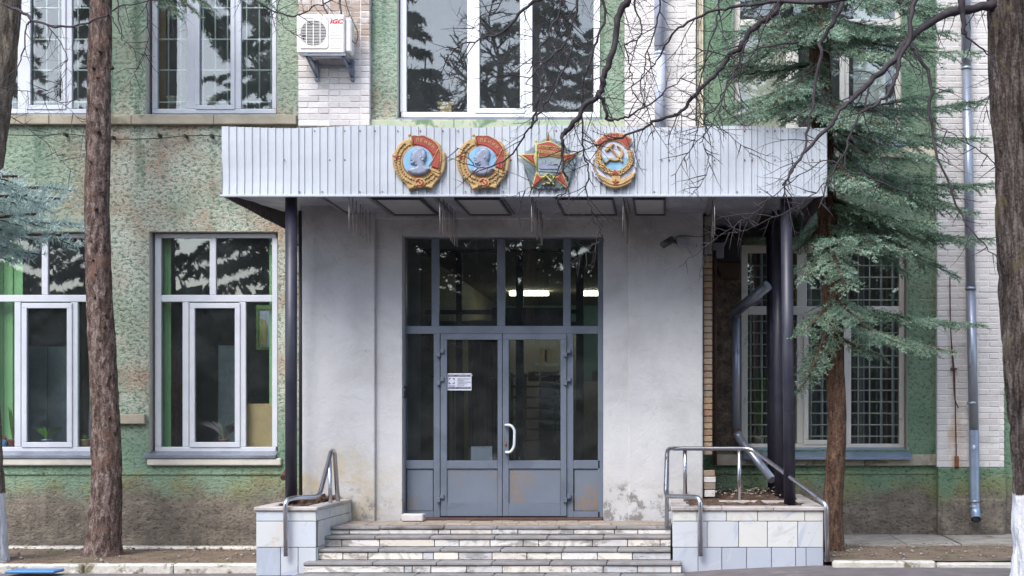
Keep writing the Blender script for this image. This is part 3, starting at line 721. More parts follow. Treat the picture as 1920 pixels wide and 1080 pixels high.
# interior lobby with vestibule screen
rm = room(690, 1200, 440, 985, DM+.43, 9.0, M['room'], 'lobby_interior')
def lob(name, px0, px1, py0, py1, d, t, mat): return MB().pbox(px0, px1, py0, py1, d, t).build(name, mat, None, 'structure')
DL = DM + .5
MB().box(WX(560, DL), WX(1330, DL), DM+.0, 27.7, WZ(470, DL), WZ(466, DL)).build('lobby_ceiling', M['ceil_in'], None, 'structure')
MB().box(WX(560, DL), WX(1330, DL), 17.17, 27.7, .50, .515).build('lobby_floor', M['tread'], None, 'structure')
MB().box(WX(700, 27), WX(1330, 27), 27.2, 27.3, .515, WZ(470, DL)).build('teal_back_wall', M['teal'], None, 'structure')
MB().box(WX(760, DM), WX(760, DM)+.1, DM+.45, 27.1, .515, WZ(470, DL)).build('lobby_side_wall', M['olive'], None, 'structure')
sc = thing('inner_screen', 'dark glazed inner screen seen through the entrance doors', 'screen', (WX(940, DL), DL, .52))
for a in ((750, 1140, 446, 473), (855, 866, 473, 975), (967, 981, 473, 975), (1080, 1094, 473, 975), (797, 925, 581, 589), (797, 925, 602, 611), (922, 1057, 577, 611), (1070, 1084, 580, 588), (1070, 1084, 603, 611), (750, 763, 473, 975)):
    MB().pbox(*a, DL, .06, c=.004).build('screen_bar', M['black'], sc)
yw = thing('ochre_partition', 'ochre and olive partition standing inside behind the left door leaf', 'partition', (WX(905, 21), 21, .52))
MB().pbox(878, 889, 600, 955, 21, .1).build('edge_board', M['yellow'], yw); MB().pbox(889, 936, 600, 955, 21.02, .06).build('panel', M['olive'], yw); MB().pbox(915, 922, 640, 955, 20.98, .03).build('batten', M['yellow'], yw)
for a, b, lb in ((955, 1028, 'left lit ceiling lamp strip inside the lobby'), (1092, 1190, 'right lit ceiling lamp strip inside the lobby')):
    dl = 24.2
    t = MB().box(WX(a, dl), WX(b, dl), dl, dl+.12, WZ(470, DL)-.075, WZ(470, DL)-.01, c=.01).build('ceiling_lamp', M['lamp']); tag(t, lb, 'lamp', 'lit ceiling lamps in the lobby')
MB().box(WX(945, 24.8), WX(1092, 24.8), 24.8, 24.95, .515, WZ(616, 24.8)).build('lobby_inner_wall', M['room'], None, 'structure')
MB().box(WX(1060, 25), WX(1330, 25), 25.0, 25.1, .515, WZ(715, 25)).build('lobby_inner_wall', M['room'], None, 'structure')
tr = thing('turnstile_railing', 'dark metal turnstile railing inside behind the right door leaf', 'railing', (WX(1020, 20), 20, .52))
for k in range(7):
    y = 705 + k*20
    MB().tube([W(962, y, 20), W(1062, y, 20)], .013, 6).build('rail', M['cable'], tr)
for x in (960, 985, 1040, 1064): MB().tube([W(x, 700, 20), W(x, 950, 20)], .018, 6).build('upright', M['cable'], tr)
cb = MB().pbox(1010, 1060, 716, 950, 21.5, .4, c=.02).build('cabinet', M['room']); tag(cb, 'dim lobby cabinet standing behind the turnstile railing', 'cabinet')
fence = thing('barrier_railing', 'thin barrier railing inside behind the left door leaf', 'railing', (WX(850, 19.6), 19.6, .52))
MB().tube([W(772, 706, 19.6), W(930, 706, 19.6)], .014, 6).build('rail', M['cable'], fence)
for k in range(9): MB().tube([W(776+k*18.5, 706, 19.6), W(776+k*18.5, 955, 19.6)], .01, 5).build('upright', M['cable'], fence)
for a in ((990, 1010), (1014, 1048), (1110, 1121)):
    nb = MB().pbox(a[0], a[1], 697, 715, 22.6, .02).build('notice_board', M['yellow']); tag(nb, {990: 'small pale notice seen through the right door, left of a pair', 1014: 'wider pale notice seen through the right door, right of a pair', 1110: 'pale notice seen through the right side light'}[a[0]], 'notice')
# things fixed on the doors
sg = thing('security_sign', 'white and navy security notice stuck on the left door glass', 'sign', W(861, 716, DD))
ds = DD + .008
MB().pbox(839, 884, 700, 732, ds-.004, .003).build('sheet', M['paper'], sg)
ft = ds - .0045
def strip(a, b, c, e): MB().pbox(a, b, c, e, ft-.001, .0012).build('band', M['ink'], sg)
strip(840.3, 882.5, 702.3, 706.3); strip(841, 882.7, 725.3, 729.2)
u = 17.08/F
def st(s, px, py, h, mat, al='CENTER', sx=1.0): text('lettering', s, h*u*1.35, WX(px, ft), ft-.0028, WZ(py, ft), mat, sg, .0005, align=al, sx=sx)
st('ОБЪЕКТ ОХРАНЯЕТСЯ', 861.4, 704.4, 3.0, M['paper'], sx=1.12); st('АО «РТ-ОХРАНА»', 861.8, 727.3, 3.0, M['paper'], sx=1.15)
st('Ростех', 841.3, 723.2, 2.2, M['ink'], 'LEFT', 1.2)
for k, s_ in enumerate(('ведомственной', 'охраной', 'государственной', 'корпорации', '«Ростех»')): st(s_, 857.2, 710.4 + k*3.05, 2.0, M['ink'], 'LEFT', 1.15)
for sx_, sy_ in ((0, 0), (1, 0), (0, 1), (1, 1)):
    cxp, cyp = (841.3 if sx_ == 0 else 852.2), (709 if sy_ == 0 else 719.8)
    MB().pbox(*( (cxp, cxp+4) if sx_ == 0 else (cxp-4, cxp)), *( (cyp, cyp+1.2) if sy_ == 0 else (cyp-1.2, cyp)), ft-.001, .001).pbox(*( (cxp, cxp+1.3) if sx_ == 0 else (cxp-1.3, cxp)), *( (cyp, cyp+4) if sy_ == 0 else (cyp-4, cyp)), ft-.0012, .001).build('logo_corner', M['ink'], sg)
n1 = thing('number_plate', 'tan card with a black figure 1 behind the right door glass', 'sign', W(1023, 668, DD+.04))
MB().pbox(1012, 1034, 653.5, 682.5, DD+.03, .004).build('card', M['tan'], n1)
text('lettering', '1', 24*u*1.25, WX(1023, DD), DD+.028, WZ(668, DD), M['ink'], n1, .001, bold=.004)
pp = MB().pbox(883, 923, 837, 863, DD+.10, .012, c=.002).build('paper_sheet', M['paper']); tag(pp, 'white speckled sheet propped inside at the foot of the left door glass', 'paper')
bk = MB().box(WX(752, 16.6), WX(793, 16.6), 16.6, 16.78, WZ(975, 16.9), WZ(975, 16.9)+.085, c=.012).build('concrete_block', M['whitebrick']); tag(bk, 'pale concrete block lying on the landing by the left side light', 'block')
ic = thing('intercom', 'small dark intercom box on the left door jamb', 'intercom', W(757.5, 735, DD))
MB().pbox(754, 761, 724, 746, DD-.05, .05, c=.006).build('case', M['black'], ic); MB().pbox(755.5, 759.5, 728, 733, DD-.054, .01, c=.002).build('lens', M['jbox'], ic); MB().ell(W(757.5, 740, DD-.053), (.008, .006, .008)).build('call_button', M['steel'], ic)

# ---- steps
T = thing('entrance_steps', 'broad low entrance steps faced with worn pale stone below grey slabs', 'steps', (WX(930, 15.2), 15.4, 0))
zt = [EZ-1.083, EZ-1.171, EZ-1.285, EZ-1.40, EZ-1.51]; yt = [15.82, 15.55, 15.27, 15.0, 14.7]
XL, XR = -3.70, .018
ext = [(XL, XR), (XL, XR), (XL, XR), (-3.775, .125), (-3.83, .16)]
joints = [[XL, 655, 822, 845, 922.5, 971, 1076, 1152, 1196, XR], [XL, 641, 712, 815, 861, 919, 981, 1010, 1111, 1177, 1238, XR], [XL, 643, 690, 793, 813, 860, 923, 988, 1053, 1120, 1186, XR], [-3.775, 758, 773, 808, 875, 942, 1011, 1072, 1131, 1195, 1258, .125], [-3.83, 700, 790, 880, 960, 1050, 1140, 1200, .16]]
for k in range(5):
    xa, xb = ext[k]; zb = zt[k+1] if k < 4 else -.02
    yb = 16.86 if k == 0 else yt[k-1] + .06
    MB().box(xa, xb, yt[k]+.035, yb, zb-.05, zt[k]-.032).build('step_core', M['mortar'], T)
    # slabs
    r = random.Random(k+3); n = 6; c = [xa + (xb-xa)*i/n + (r.uniform(-.12, .12) if 0 < i < n else 0) for i in range(n+1)]
    yb2 = 16.0 if k == 0 else yt[k-1] + .02
    for i in range(n):
        j = r.uniform(-.003, .003)
        MB().box(c[i]+.003, c[i+1]-.003, yt[k]+r.uniform(-.006, .004), yb2, zt[k]-.034+j, zt[k]+j, c=.008).build('tread_slab', M['tread'], T)
    X = [(v if abs(v) < 50 and v in (xa, xb) else WX(v, yt[k]+.02)) for v in joints[k]]
    for i in range(len(X)-1):
        MB().box(X[i]+.004, X[i+1]-.004, yt[k]+.014+r.uniform(-.004, .004), yt[k]+.04, zb+.004, zt[k]-.038, c=.004).build('riser_tile', M['riser'], T)
# landing pavers behind the first slab
pv = [MB().box(-.12, .12, -.06, .06, -.02, 0, c=.004).mesh('paver', M['paver'], c=(0, 0, 0))[0], MB().box(-.15, .15, -.06, .06, -.02, 0, c=.004).mesh('paver', M['paver'], c=(0, 0, 0))[0]]
r = random.Random(5)
for row in range(6):
    y = 16.065 + row*.128; x = XL + r.uniform(.13, .2)
    while x < XR - .12:
        w = r.choice((0, 1)); o = inst('paver', pv[w], (x + (.0 if w == 0 else .03), y, zt[0] + r.uniform(-.004, .003)), T)
        o.rotation_euler = (r.uniform(-.01, .01), r.uniform(-.01, .01), r.uniform(-.02, .02)); x += .247 if w == 0 else .307
MB().box(XL, XR, 16.0, 16.95, zt[0]-.05, zt[0]-.021).build('landing_bed', M['mortar'], T)
MB().box(WX(757, DD), WX(1131, DD), 16.88, DD+.1, zt[0]-.05, WZ(970, DD)-.0, c=.004).build('threshold', M['darkpipe'], T)

# ---- planters faced with marble either side
ZC = EZ - .8365
def planter(label, x0, x1, yf, yb, rows, side=None):
    P = thing('planter_wall', label, 'planter', ((x0+x1)/2, yf+.5, 0), 'marble faced planter walls flanking the steps')
    MB().box(x0+.012, x1-.012, yf+.02, yb, -.1, ZC-.05).build('core', M['mortar'], P)
    for (za, zb, cs) in rows:
        for i in range(len(cs)-1):
            MB().box(cs[i]+.003, cs[i+1]-.003, yf+random.uniform(-.003, .003), yf+.025, za+.003, zb-.003, c=.004).build('tile', M['marble_blue' if zb < .58 else 'marble'], P)
    return P
def r_(cs, x0, x1): return [x0] + [WX(c, 15.2) for c in cs] + [x1]
za = [WZ(953, 15.2), WZ(977.5, 15.2), WZ(1026.5, 15.2), WZ(1080, 15.2), -.06]
PR0, PR1 = WX(1261, 15.2), WX(1544, 15.2)
PR = planter('pale marble planter wall to the right of the steps', PR0, PR1, 15.2, 18.16, [(za[1], za[0], r_([1307, 1317, 1362, 1420.6, 1509], PR0, PR1)), (za[2], za[1], r_([1309, 1326, 1385, 1439, 1496], PR0, PR1)), (za[3], za[2], r_([1309, 1353.5, 1400, 1446.6, 1492, 1511.6], PR0, PR1)), (za[4], za[3], r_([1300, 1350, 1400, 1450, 1500], PR0, PR1))])
for i in range(6):                                          # left face towards the steps
    for (a, b) in ((za[1], za[0]), (za[2], za[1])):
        MB().box(PR0, PR0+.012, 15.23+i*.27, 15.23+i*.27+.264, a+.003, b-.003).build('tile', M['marble'], PR)
for i in range(10):
    for (a, b) in ((za[1], za[0]), (za[2], za[1]), (za[3], za[2])):
        MB().box(PR1-.012, PR1, 15.23+i*.29, 15.23+i*.29+.284, a+.003, b-.003).build('tile', M['marble'], PR)
PL0, PL1 = WX(480, 15.2), WX(593, 15.2)
PL = planter('narrow pale marble planter wall to the left of the steps', PL0, PL1, 15.2, 16.86, [(za[1], za[0], r_([539], PL0, PL1)), (za[2], za[1], r_([540], PL0, PL1)), (za[3], za[2], r_([526, 559], PL0, PL1)), (za[4], za[3], r_([540], PL0, PL1))])
for i in range(6):
    for j, (a, b) in enumerate(((za[1], za[0]), (za[2], za[1]), (za[3], za[2]))):
        MB().box(PL1-.012, PL1+.004, 15.23+i*.27+.06*(j % 2), 15.23+i*.27+.264+.06*(j % 2), a+.003, b-.003, c=.003).build('tile', M['marble'], PL)
        if True: MB().box(PL0, PL0+.012, 15.23+i*.27, 15.23+i*.27+.264, a+.003, b-.003).build('tile', M['marble'], PL)
def caps(P, x0, x1, y0, y1, n, wd):
    e = .02
    for i in range(n): MB().box(x0-e+(x1-x0+2*e)*i/n+.002, x0-e+(x1-x0+2*e)*(i+1)/n-.002, y0-.025, y0+wd, ZC-.042+.0, ZC+random.uniform(-.002, .002), c=.008).build('cap_slab', M['cap'], P)
    m = max(2, int((y1-y0-wd)/.5))
    for sx0, sx1 in ((x0-e, x0+wd-.06), (x1-wd+.06, x1+e)):
        for i in range(m):
            MB().box(sx0, sx1, y0+wd+.004+(y1-y0-wd)*i/m, y0+wd+(y1-y0-wd)*(i+1)/m-.002, ZC-.042, ZC+random.uniform(-.003, .001), c=.008).build('cap_slab', M['cap'], P)
caps(PR, PR0, PR1, 15.2, 18.14, 3, .24); caps(PL, PL0, PL1, 15.2, 16.85, 1, .2)
MB().box(.55, PR1-.2, 16.15, 16.3, ZC-.04, ZC+.014, c=.008).build('inner_rim', M['cap'], PR)
def soilbed(P, x0, x1, y0, y1):
    g = MB(); n, m = 30, 24
    vs = [(x0+(x1-x0)*i/n, y0+(y1-y0)*j/m, ZC-.02 + .05*mnoise.noise(Vector((i*.35, j*.35, 2))) + .03*mnoise.noise(Vector((i*1.1, j*1.1, 7))) + .05*(j/m)) for j in range(m+1) for i in range(n+1)]
    g.add(vs, [(j*(n+1)+i, j*(n+1)+i+1, (j+1)*(n+1)+i+1, (j+1)*(n+1)+i) for j in range(m) for i in range(n)], 0, False)
    g.build('soil', M['soil'], P)
soilbed(PR, PR0+.15, PR1-.15, 15.42, 18.15); soilbed(PL, PL0+.13, PL1-.13, 15.38, 16.86)
lt = MB(); r = random.Random(9)
for i in range(260):
    x, y = (r.uniform(.5, 1.45), r.uniform(16.3, 18.1)); a = r.uniform(0, 6.28); s_ = r.uniform(.015, .04); z = ZC+.035+.03*(y-15.5)/2+r.uniform(0, .03)
    lt.add([(x, y, z), (x+s_*math.cos(a), y+s_*math.sin(a), z+r.uniform(0, .02)), (x+s_*math.cos(a+1.2), y+s_*math.sin(a+1.2), z+.01)], [(0, 1, 2)])
lt = lt.build('leaf_litter', M['paver'], None, 'stuff'); tag(lt, 'dead leaf litter scattered over the soil of the right planter', 'leaf litter')
# ---------------------------------------------------------------- canopy
DF = 15.5
K = thing('entrance_canopy', 'flat canopy with white corrugated fascia on black posts over the entrance', 'canopy', (WX(980, 16.5), 16.5, ZC))
FX0, FX1, FZ0, FZ1 = WX(415, DF), WX(1548, DF), WZ(367, DF), WZ(237, DF)
ZCE = FZ0 + .02
def corr(x0, x1, y, z0, z1, n, amp, wob, nz=4, axis='x', seed=0):
    # trapezoid ribbed sheet; returns MB
    prof = [(0, 0), (.58, 0), (.66, 1), (.74, 1), (.90, 1), (.98, 0)]
    us = []
    for i in range(n):
        for u, h in prof: us.append(((i+u)/n, h))
    us.append((1.0, 0)); mb = MB(); vs = []
    for j in range(nz+1):
        for u, h in us:
            X = x0 + (x1-x0)*u; zz = z0 + (z1-z0)*j/nz
            if j == nz: zz += wob*mnoise.noise(Vector((X*1.1 + seed, 3.3, 0)))
            yy = y - h*amp + .018*mnoise.noise(Vector((X*1.3+seed, zz*2.0, 5)))
            vs.append((X, yy, zz) if axis == 'x' else (yy, X, zz))
    m = len(us)
    fs = [(j*m+i, j*m+i+1, (j+1)*m+i+1, (j+1)*m+i) for j in range(nz) for i in range(m-1)]
    return mb.add(vs, fs)
nsh = 8; rib = 83
for i in range(nsh):
    a = FX0 + (FX1-FX0)*i/nsh; b = FX0 + (FX1-FX0)*(i+1)/nsh
    sh_ = corr(a, b+.02, DF+.02+.003*(i % 2), FZ0, FZ1, 10, .014, .035, 5).build('fascia_sheet', M['canopy'], K)
    rv = MB(); r = random.Random(i)
    for k in range(10):
        for zz in (.06, .52, .94):
            if r.random() < .22: rv.ell((a+(b-a)*(k+.3)/10, DF+.014, FZ0+(FZ1-FZ0)*zz), (.008, .008, .008), n=6, h=4)
    if rv.v: rv.build('rivet', M['rust'], sh_, 'stuff')
MB().box(FX0-.012, FX1+.012, DF-.012, DF+.035, FZ0-.012, FZ0+.012, c=.004).build('lower_trim', M['canopy'], K)
for X, s_ in ((FX0, 1), (FX1, -1)):
    sd_ = corr(DF+.02, DM-.01, X, FZ0, FZ1, 34, .018*s_, .0, 3, 'y')
    o = sd_.build('side_sheet', [M['canopy_in']], K)
MB().box(FX0+.04, FX1-.04, DF+.05, DM-.01, FZ1-.12, FZ1-.08).build('roof_deck', M['foil_dark'], K)
# ceiling film panels
seams = [FX0+.06, WX(600, 15.6), WX(690, 15.6), WX(812, 15.6), WX(938, 15.6), WX(1058, 15.6), WX(1172, 15.6), WX(1333, 15.6), WX(1440, 15.6), FX1-.06]
for i in range(len(seams)-1):
    a, b = seams[i]+.012, seams[i+1]-.012
    g = MB(); n, m = 12, 22; y0_, y1_ = DF+.07, DM-.02
    vs = [(a+(b-a)*ii/n, y0_+(y1_-y0_)*j/m, ZCE + (.17*(j/m) if i in (0, len(seams)-2) else 0) + .012*mnoise.noise(Vector((ii*.5+i*9, j*.33, 1))) - .035*math.sin(math.pi*ii/n)*math.sin(math.pi*min(1, j/m*1.6))*(.5+.5*mnoise.noise(Vector((i*3.1, j*.2, 2))))) for j in range(m+1) for ii in range(n+1)]
    g.add(vs, [(j*(n+1)+k, (j+1)*(n+1)+k, (j+1)*(n+1)+k+1, j*(n+1)+k+1) for j in range(m) for k in range(n)], 0, True)
    g.build('ceiling_film', M['foil'], K)
for x in seams[1:-1]:
    MB().box(x-.018, x+.018, DF+.07, DM-.02, ZCE-.022, ZCE+.02, c=.003).build('ceiling_batten', M['foil_dark'], K)
for a, b in ((700, 790), (852, 938), (1042, 1150), (1186, 1248)):
    x0, x1 = WX(a, 15.65), WX(b, 15.65)
    f = MB(); w_ = .022
    f.box(x0, x1, 15.62, 15.62+w_, ZCE-.045, ZCE+.0).box(x0, x1, 16.8-w_, 16.8, ZCE-.045, ZCE).box(x0, x0+w_, 15.62+w_, 16.8-w_, ZCE-.045, ZCE).box(x1-w_, x1, 15.62+w_, 16.8-w_, ZCE-.045, ZCE)
    f = f.build('light_panel_frame', M['cctv'], K); MB().box(x0+w_, x1-w_, 15.62+w_, 16.8-w_, ZCE-.03, ZCE-.01).build('diffuser', M['lightpanel'], f)
MB().box(.5, FX1-.05, 18.02, 18.16, ZCE-.12, ZCE-.02).build('wall_beam', M['black'], K)
for px, py, d, tilt in ((546, 945, 15.75, 0.0), (1481, 945, 15.75, -.012), (1463, 935, 16.85, -.01), (1449, 928, 17.95, -.006)):
    x = WX(px, d); zt_ = ZCE + .02
    MB().tube([(x+.0, d, ZC-.02), (x + tilt*(zt_-ZC)/1.0, d, zt_)], .0635, 20).build('post', M['post'], K)
MB().tube([(WX(563, 16.7), 16.72, ZC), (WX(562, 16.7), 16.72, ZCE)], .02, 8).build('dark_upright', M['black'], K)  # thin black upright at the porch corner

# hanging thin rods
rows = [('far left', -3.39 + 0, 15.6, 8, 433, 654), ('second', 0, 15.6, 8, 435, 825), ('third', 0, 15.6, 8, 433, 997), ('fourth', 0, 15.6, 6, 433, 1170), ('right', 0, 15.6, 4, 437, 1340)]
labs = ['in the leftmost hanging row under the canopy', 'in the second hanging row from the left', 'in the middle hanging row under the canopy', 'in the fourth hanging row from the left', 'in the rightmost hanging row under the canopy']
for (nm, _, d0, n, pyb, px), lb in zip(rows, labs):
    x = WX(px, d0); zb = WZ(pyb, d0); r = random.Random(px)
    for i in range(n):
        d = d0 + 1.28 * i / max(1, n-1) * (1 if n > 4 else .8)
        xx = x + r.uniform(-.01, .01)
        o = MB().tube([(xx, d, ZCE), (xx + r.uniform(-.006, .006), d, zb + r.uniform(-.02, .02))], .0058, 5).build('hanging_rod', M['rod'])
        tag(o, 'thin metal rod ' + ('nearest the viewer', 'second from the front', 'third from the front', 'fourth from the front', 'fifth from the front', 'sixth from the front', 'seventh from the front', 'deepest')[i if i < n-1 else 7] + ' ' + lb, 'rod', 'thin metal rods ' + lb)

# ---------------------------------------------------------------- emblems
def arc(c, R, a0, a1, n): return [(c[0]+R*math.cos(math.radians(a0+(a1-a0)*i/n)), c[1]+R*math.sin(math.radians(a0+(a1-a0)*i/n))) for i in range(n+1)]
def sickle(S_, cx, cy, k=1.0):
    # crescent plus handle, hammer crossing it; units: local, radius about 1
    o = arc((0, 0), 1.0, 75, -140, 22); i_ = arc((-.12, .10), .80, -128, 68, 22)
    cres = [(cx+k*a, cy+k*b) for a, b in o + i_]
    hnd = [(cx+k*a, cy+k*b) for a, b in ((-.62, -.62), (-.50, -.78), (-1.02, -1.28), (-1.20, -1.10))]
    shaft = [(cx+k*a, cy+k*b) for a, b in ((-.62, .55), (-.42, .72), (.98, -.98), (.78, -1.16))]
    head = [(cx+k*a, cy+k*b) for a, b in ((-1.22, .42), (-.52, 1.12), (-.05, 1.10), (-.98, .16))]
    return [cres, hnd, shaft, head]
def star(cx, cy, R, r=None, rot=90):
    r = r or R*.42
    return [(cx + (R if i % 2 == 0 else r)*math.cos(math.radians(rot + 36*i)), cy + (R if i % 2 == 0 else r)*math.sin(math.radians(rot + 36*i))) for i in range(10)]
YE = DF - .012
def pillow(poly, y0, hgt, R, res):
    P = np.array(poly); x0, z0 = P.min(0); x1, z1 = P.max(0); A, Bq = P, np.roll(P, -1, 0)
    nx_, nz_ = int((x1-x0)/res)+2, int((z1-z0)/res)+2
    X, Z = np.meshgrid(x0+np.arange(nx_)*res, z0+np.arange(nz_)*res); q = np.stack([X.ravel(), Z.ravel()], 1)
    D = np.full(len(q), 1e9); ins = np.zeros(len(q), bool)
    for a, b in zip(A, Bq):
        ab = b-a; t = np.clip(((q-a)@ab)/max(1e-12, ab@ab), 0, 1); D = np.minimum(D, np.linalg.norm(q-(a+t[:, None]*ab), axis=1))
        c = ((a[1] > q[:, 1]) != (b[1] > q[:, 1])) & (q[:, 0] < (b[0]-a[0])*(q[:, 1]-a[1])/(b[1]-a[1]+1e-12)+a[0]); ins ^= c
    D[~ins] = 0; h = hgt*np.sqrt(np.clip(1-(1-np.minimum(D/R, 1))**2, 0, 1)); h = h.reshape(nz_, nx_); ok = ins.reshape(nz_, nx_)
    mb = MB(); vs = [(X[j, i], y0-h[j, i], Z[j, i]) for j in range(nz_) for i in range(nx_)]
    fs = [(j*nx_+i, j*nx_+i+1, (j+1)*nx_+i+1, (j+1)*nx_+i) for j in range(nz_-1) for i in range(nx_-1) if ok[j, i] or ok[j+1, i] or ok[j, i+1] or ok[j+1, i+1]]
    return mb.add(vs, fs, 0, True)

def order_profile(label, pxc, pyc, bald):
    # emblem 1 and 2; drawn in enlarged-photo units, origin at disc centre (447,520)
    e = 15.45/(F*8.309); C0 = (WX(pxc, 15.45), WZ(pyc, 15.45))
    T_ = lambda pts: [(C0[0]+(x-447)*e, C0[1]-(y-520)*e) for x, y in pts]
    Em = thing('order_emblem', label, 'emblem', (C0[0], YE, C0[1]), 'painted relief emblems on the canopy fascia')
    body = [(330,175),(270,170),(215,195),(175,215),(110,300),(60,400),(40,440),(50,560),(90,680),(140,765),(200,820),(265,880),(300,968),(380,950),(460,920),(560,925),(665,945),(710,855),(790,770),(850,660),(873,520),(868,380),(815,362),(790,260),(730,200),(620,145),(530,108),(430,105),(350,128),(320,105),(300,130)]
    MB().prism(T_(body), YE-.030, YE+.01, .010).build('backplate', M['gold'], Em)
    ring = lambda R, y, t, mt, nm: MB().prism(T_([(447+R*math.cos(a), 520+R*math.sin(a)) for a in [2*math.pi*i/40 for i in range(40)]]), y, YE, t).build(nm, M[mt], Em)
    ring(252, YE-.046, .010, 'gold', 'rim'); ring(241, YE-.0475, .003, 'red', 'rim_line'); ring(231, YE-.0490, .001, 'blue', 'disc')
    flag = [(355,132),(400,122),(450,135),(500,124),(545,128),(600,160),(655,185),(720,235),(770,310),(800,350),(803,470),(790,560),(770,650),(700,622),(622,597),(680,500),(735,385),(692,445),(650,385),(600,340),(540,300),(480,277),(380,265)]
    MB().prism(T_(flag), YE-.050, YE, .010).build('flag', M['red'], Em)
    MB().tube([(x, YE-.056, z) for x, z in T_([(622,597),(680,500),(738,385),(775,320)])], .004, 6).tube([(x, YE-.050, z) for x, z in T_([(355,130),(400,118),(450,130),(500,119),(545,122),(602,154),(657,179),(722,229),(778,310),(806,400),(803,500),(775,655)])], .0045, 6).build('flag_border', M['gold'], Em)
    q = T_([(318,118),(368,268)]); MB().tube([(q[0][0], YE-.048, q[0][1]), (q[1][0], YE-.048, q[1][1])], .011, 8).ell((q[0][0], YE-.05, q[0][1]), (.017, .017, .017)).build('flag_pole', M['gold'], Em)
    if bald: head = [(405,362),(432,326),(475,312),(520,318),(558,345),(580,390),(582,440),(572,490),(548,530),(560,585),(640,640),(575,715),(480,748),(380,738),(300,690),(285,652),(345,620),(425,597),(418,572),(380,585),(345,568),(338,545),(352,525),(333,505),(340,492),(322,470),(345,440),(352,405),(368,395)]
    else: head = [(385,362),(420,326),(480,312),(540,328),(575,372),(586,440),(578,500),(550,532),(556,585),(640,640),(575,715),(480,748),(380,738),(300,690),(285,652),(345,620),(430,597),(420,570),(375,580),(335,566),(345,535),(352,520),(330,500),(338,480),(328,466),(352,440),(350,412),(366,396)]
    pillow(T_(head), YE-.049, .034, .032, .0045).build('bust_relief', M['relief'], Em)
    d = MB(); p = lambda x, y: (C0[0]+(x-447)*e, C0[1]-(y-520)*e)
    def bump(x, y, rx, rz, ry, rot=0, yy=.078): a = p(x, y); d.ell((a[0], YE-yy, a[1]), (rx*e, ry, rz*e), rot, 10, 6)
    bump(500, 470, 20, 34, .014); bump(360, 545, 26, 24, .014, yy=.062); bump(350, 508, 22, 9, .010, yy=.066); bump(380, 412, 30, 10, .010, .2, .068); bump(440, 560, 46, 18, .012, .5, .068)
    if not bald: bump(545, 430, 34, 70, .014, .1); bump(530, 500, 30, 26, .012); bump(480, 345, 60, 22, .010, -.2, .074)
    for x0, y0, x1, y1 in ((430, 605, 450, 740), (470, 600, 452, 680), (410, 610, 350, 690), (500, 600, 540, 680)):
        a, b = p(x0, y0), p(x1, y1); d.tube([(a[0], YE-.079, a[1]), (b[0], YE-.074, b[1])], .0035, 5)
    d.build('relief_detail', M['relief'], Em)
    # wheat
    wh = MB()
    for R, a0, a1, n in ((292, 118, 255, 17), (352, 128, 250, 19), (292, 285, 315, 5), (352, 290, 385, 13)):
        for i in range(n):
            a = math.radians(a0+(a1-a0)*i/(n-1)); x, y = 447+R*math.cos(a), 520-R*math.sin(a); pp_ = p(x, y)
            wh.ell((pp_[0], YE-.038, pp_[1]), (24*e, .014, 13*e), a+math.pi/2+.5*(1 if i % 2 else -1), 7, 4)
    wh.build('wheat_wreath', M['gold'], Em)
    for poly in ([(608,600),(640,612),(800,690),(780,720),(620,655)], [(640,665),(800,735),(770,770),(660,700)], [(270,890),(330,905),(400,885),(390,930),(300,965)], [(560,900),(640,880),(705,860),(665,940),(570,920)]): MB().prism(T_(poly), YE-.052, YE, .008).build('ribbon_fold', M['gold'], Em)
    MB().prism(T_([(x, 1040-y) for x, y in star(120, 1040-450, 88)]), YE-.044, YE, .006).build('star_edge', M['gold'], Em)
    MB().prism(T_([(x, 1040-y) for x, y in star(120, 1040-450, 66)]), YE-.054, YE, .012).build('star', M['red'], Em)
    for nm, kk, mt, yy in (('tool_edge', 1.0, 'gold', .050), ('hammer_and_sickle', 1.0, 'red', .062)):
        mb = MB(); off = .004 if nm == 'tool_edge' else 0
        if off:
            mb.prism(T_([(478+88*math.cos(a), 852+78*math.sin(a)) for a in [2*math.pi*i/20 for i in range(20)]]), YE-yy, YE, .004); mb.build(nm, M[mt], Em); continue
        for poly in sickle(S, 0, 0): mb.prism([(C0[0]+(480-447+x*58)*e, C0[1]-(855-520)*e+y*52*e) for x, y in poly], YE-yy, YE-.04, .003)
        mb.build(nm, M[mt], Em)
    for ch, x, y, a in (('Л', 440, 195, -6), ('Е', 505, 200, 6), ('Н', 570, 222, 18), ('И', 630, 256, 32), ('Н', 682, 298, 42)):
        a_ = p(x, y); text('lettering', ch, 66*e, a_[0], YE-.052, a_[1], M['gold'], Em, .003, math.radians(a), .0012)
    return Em
order_profile('round gold and red emblem with a bearded man in profile, leftmost of the fascia emblems', 783.8, 302.6, False)
order_profile('round gold and red emblem with a bald head in profile, second from the left', 903.5, 302.6, True)

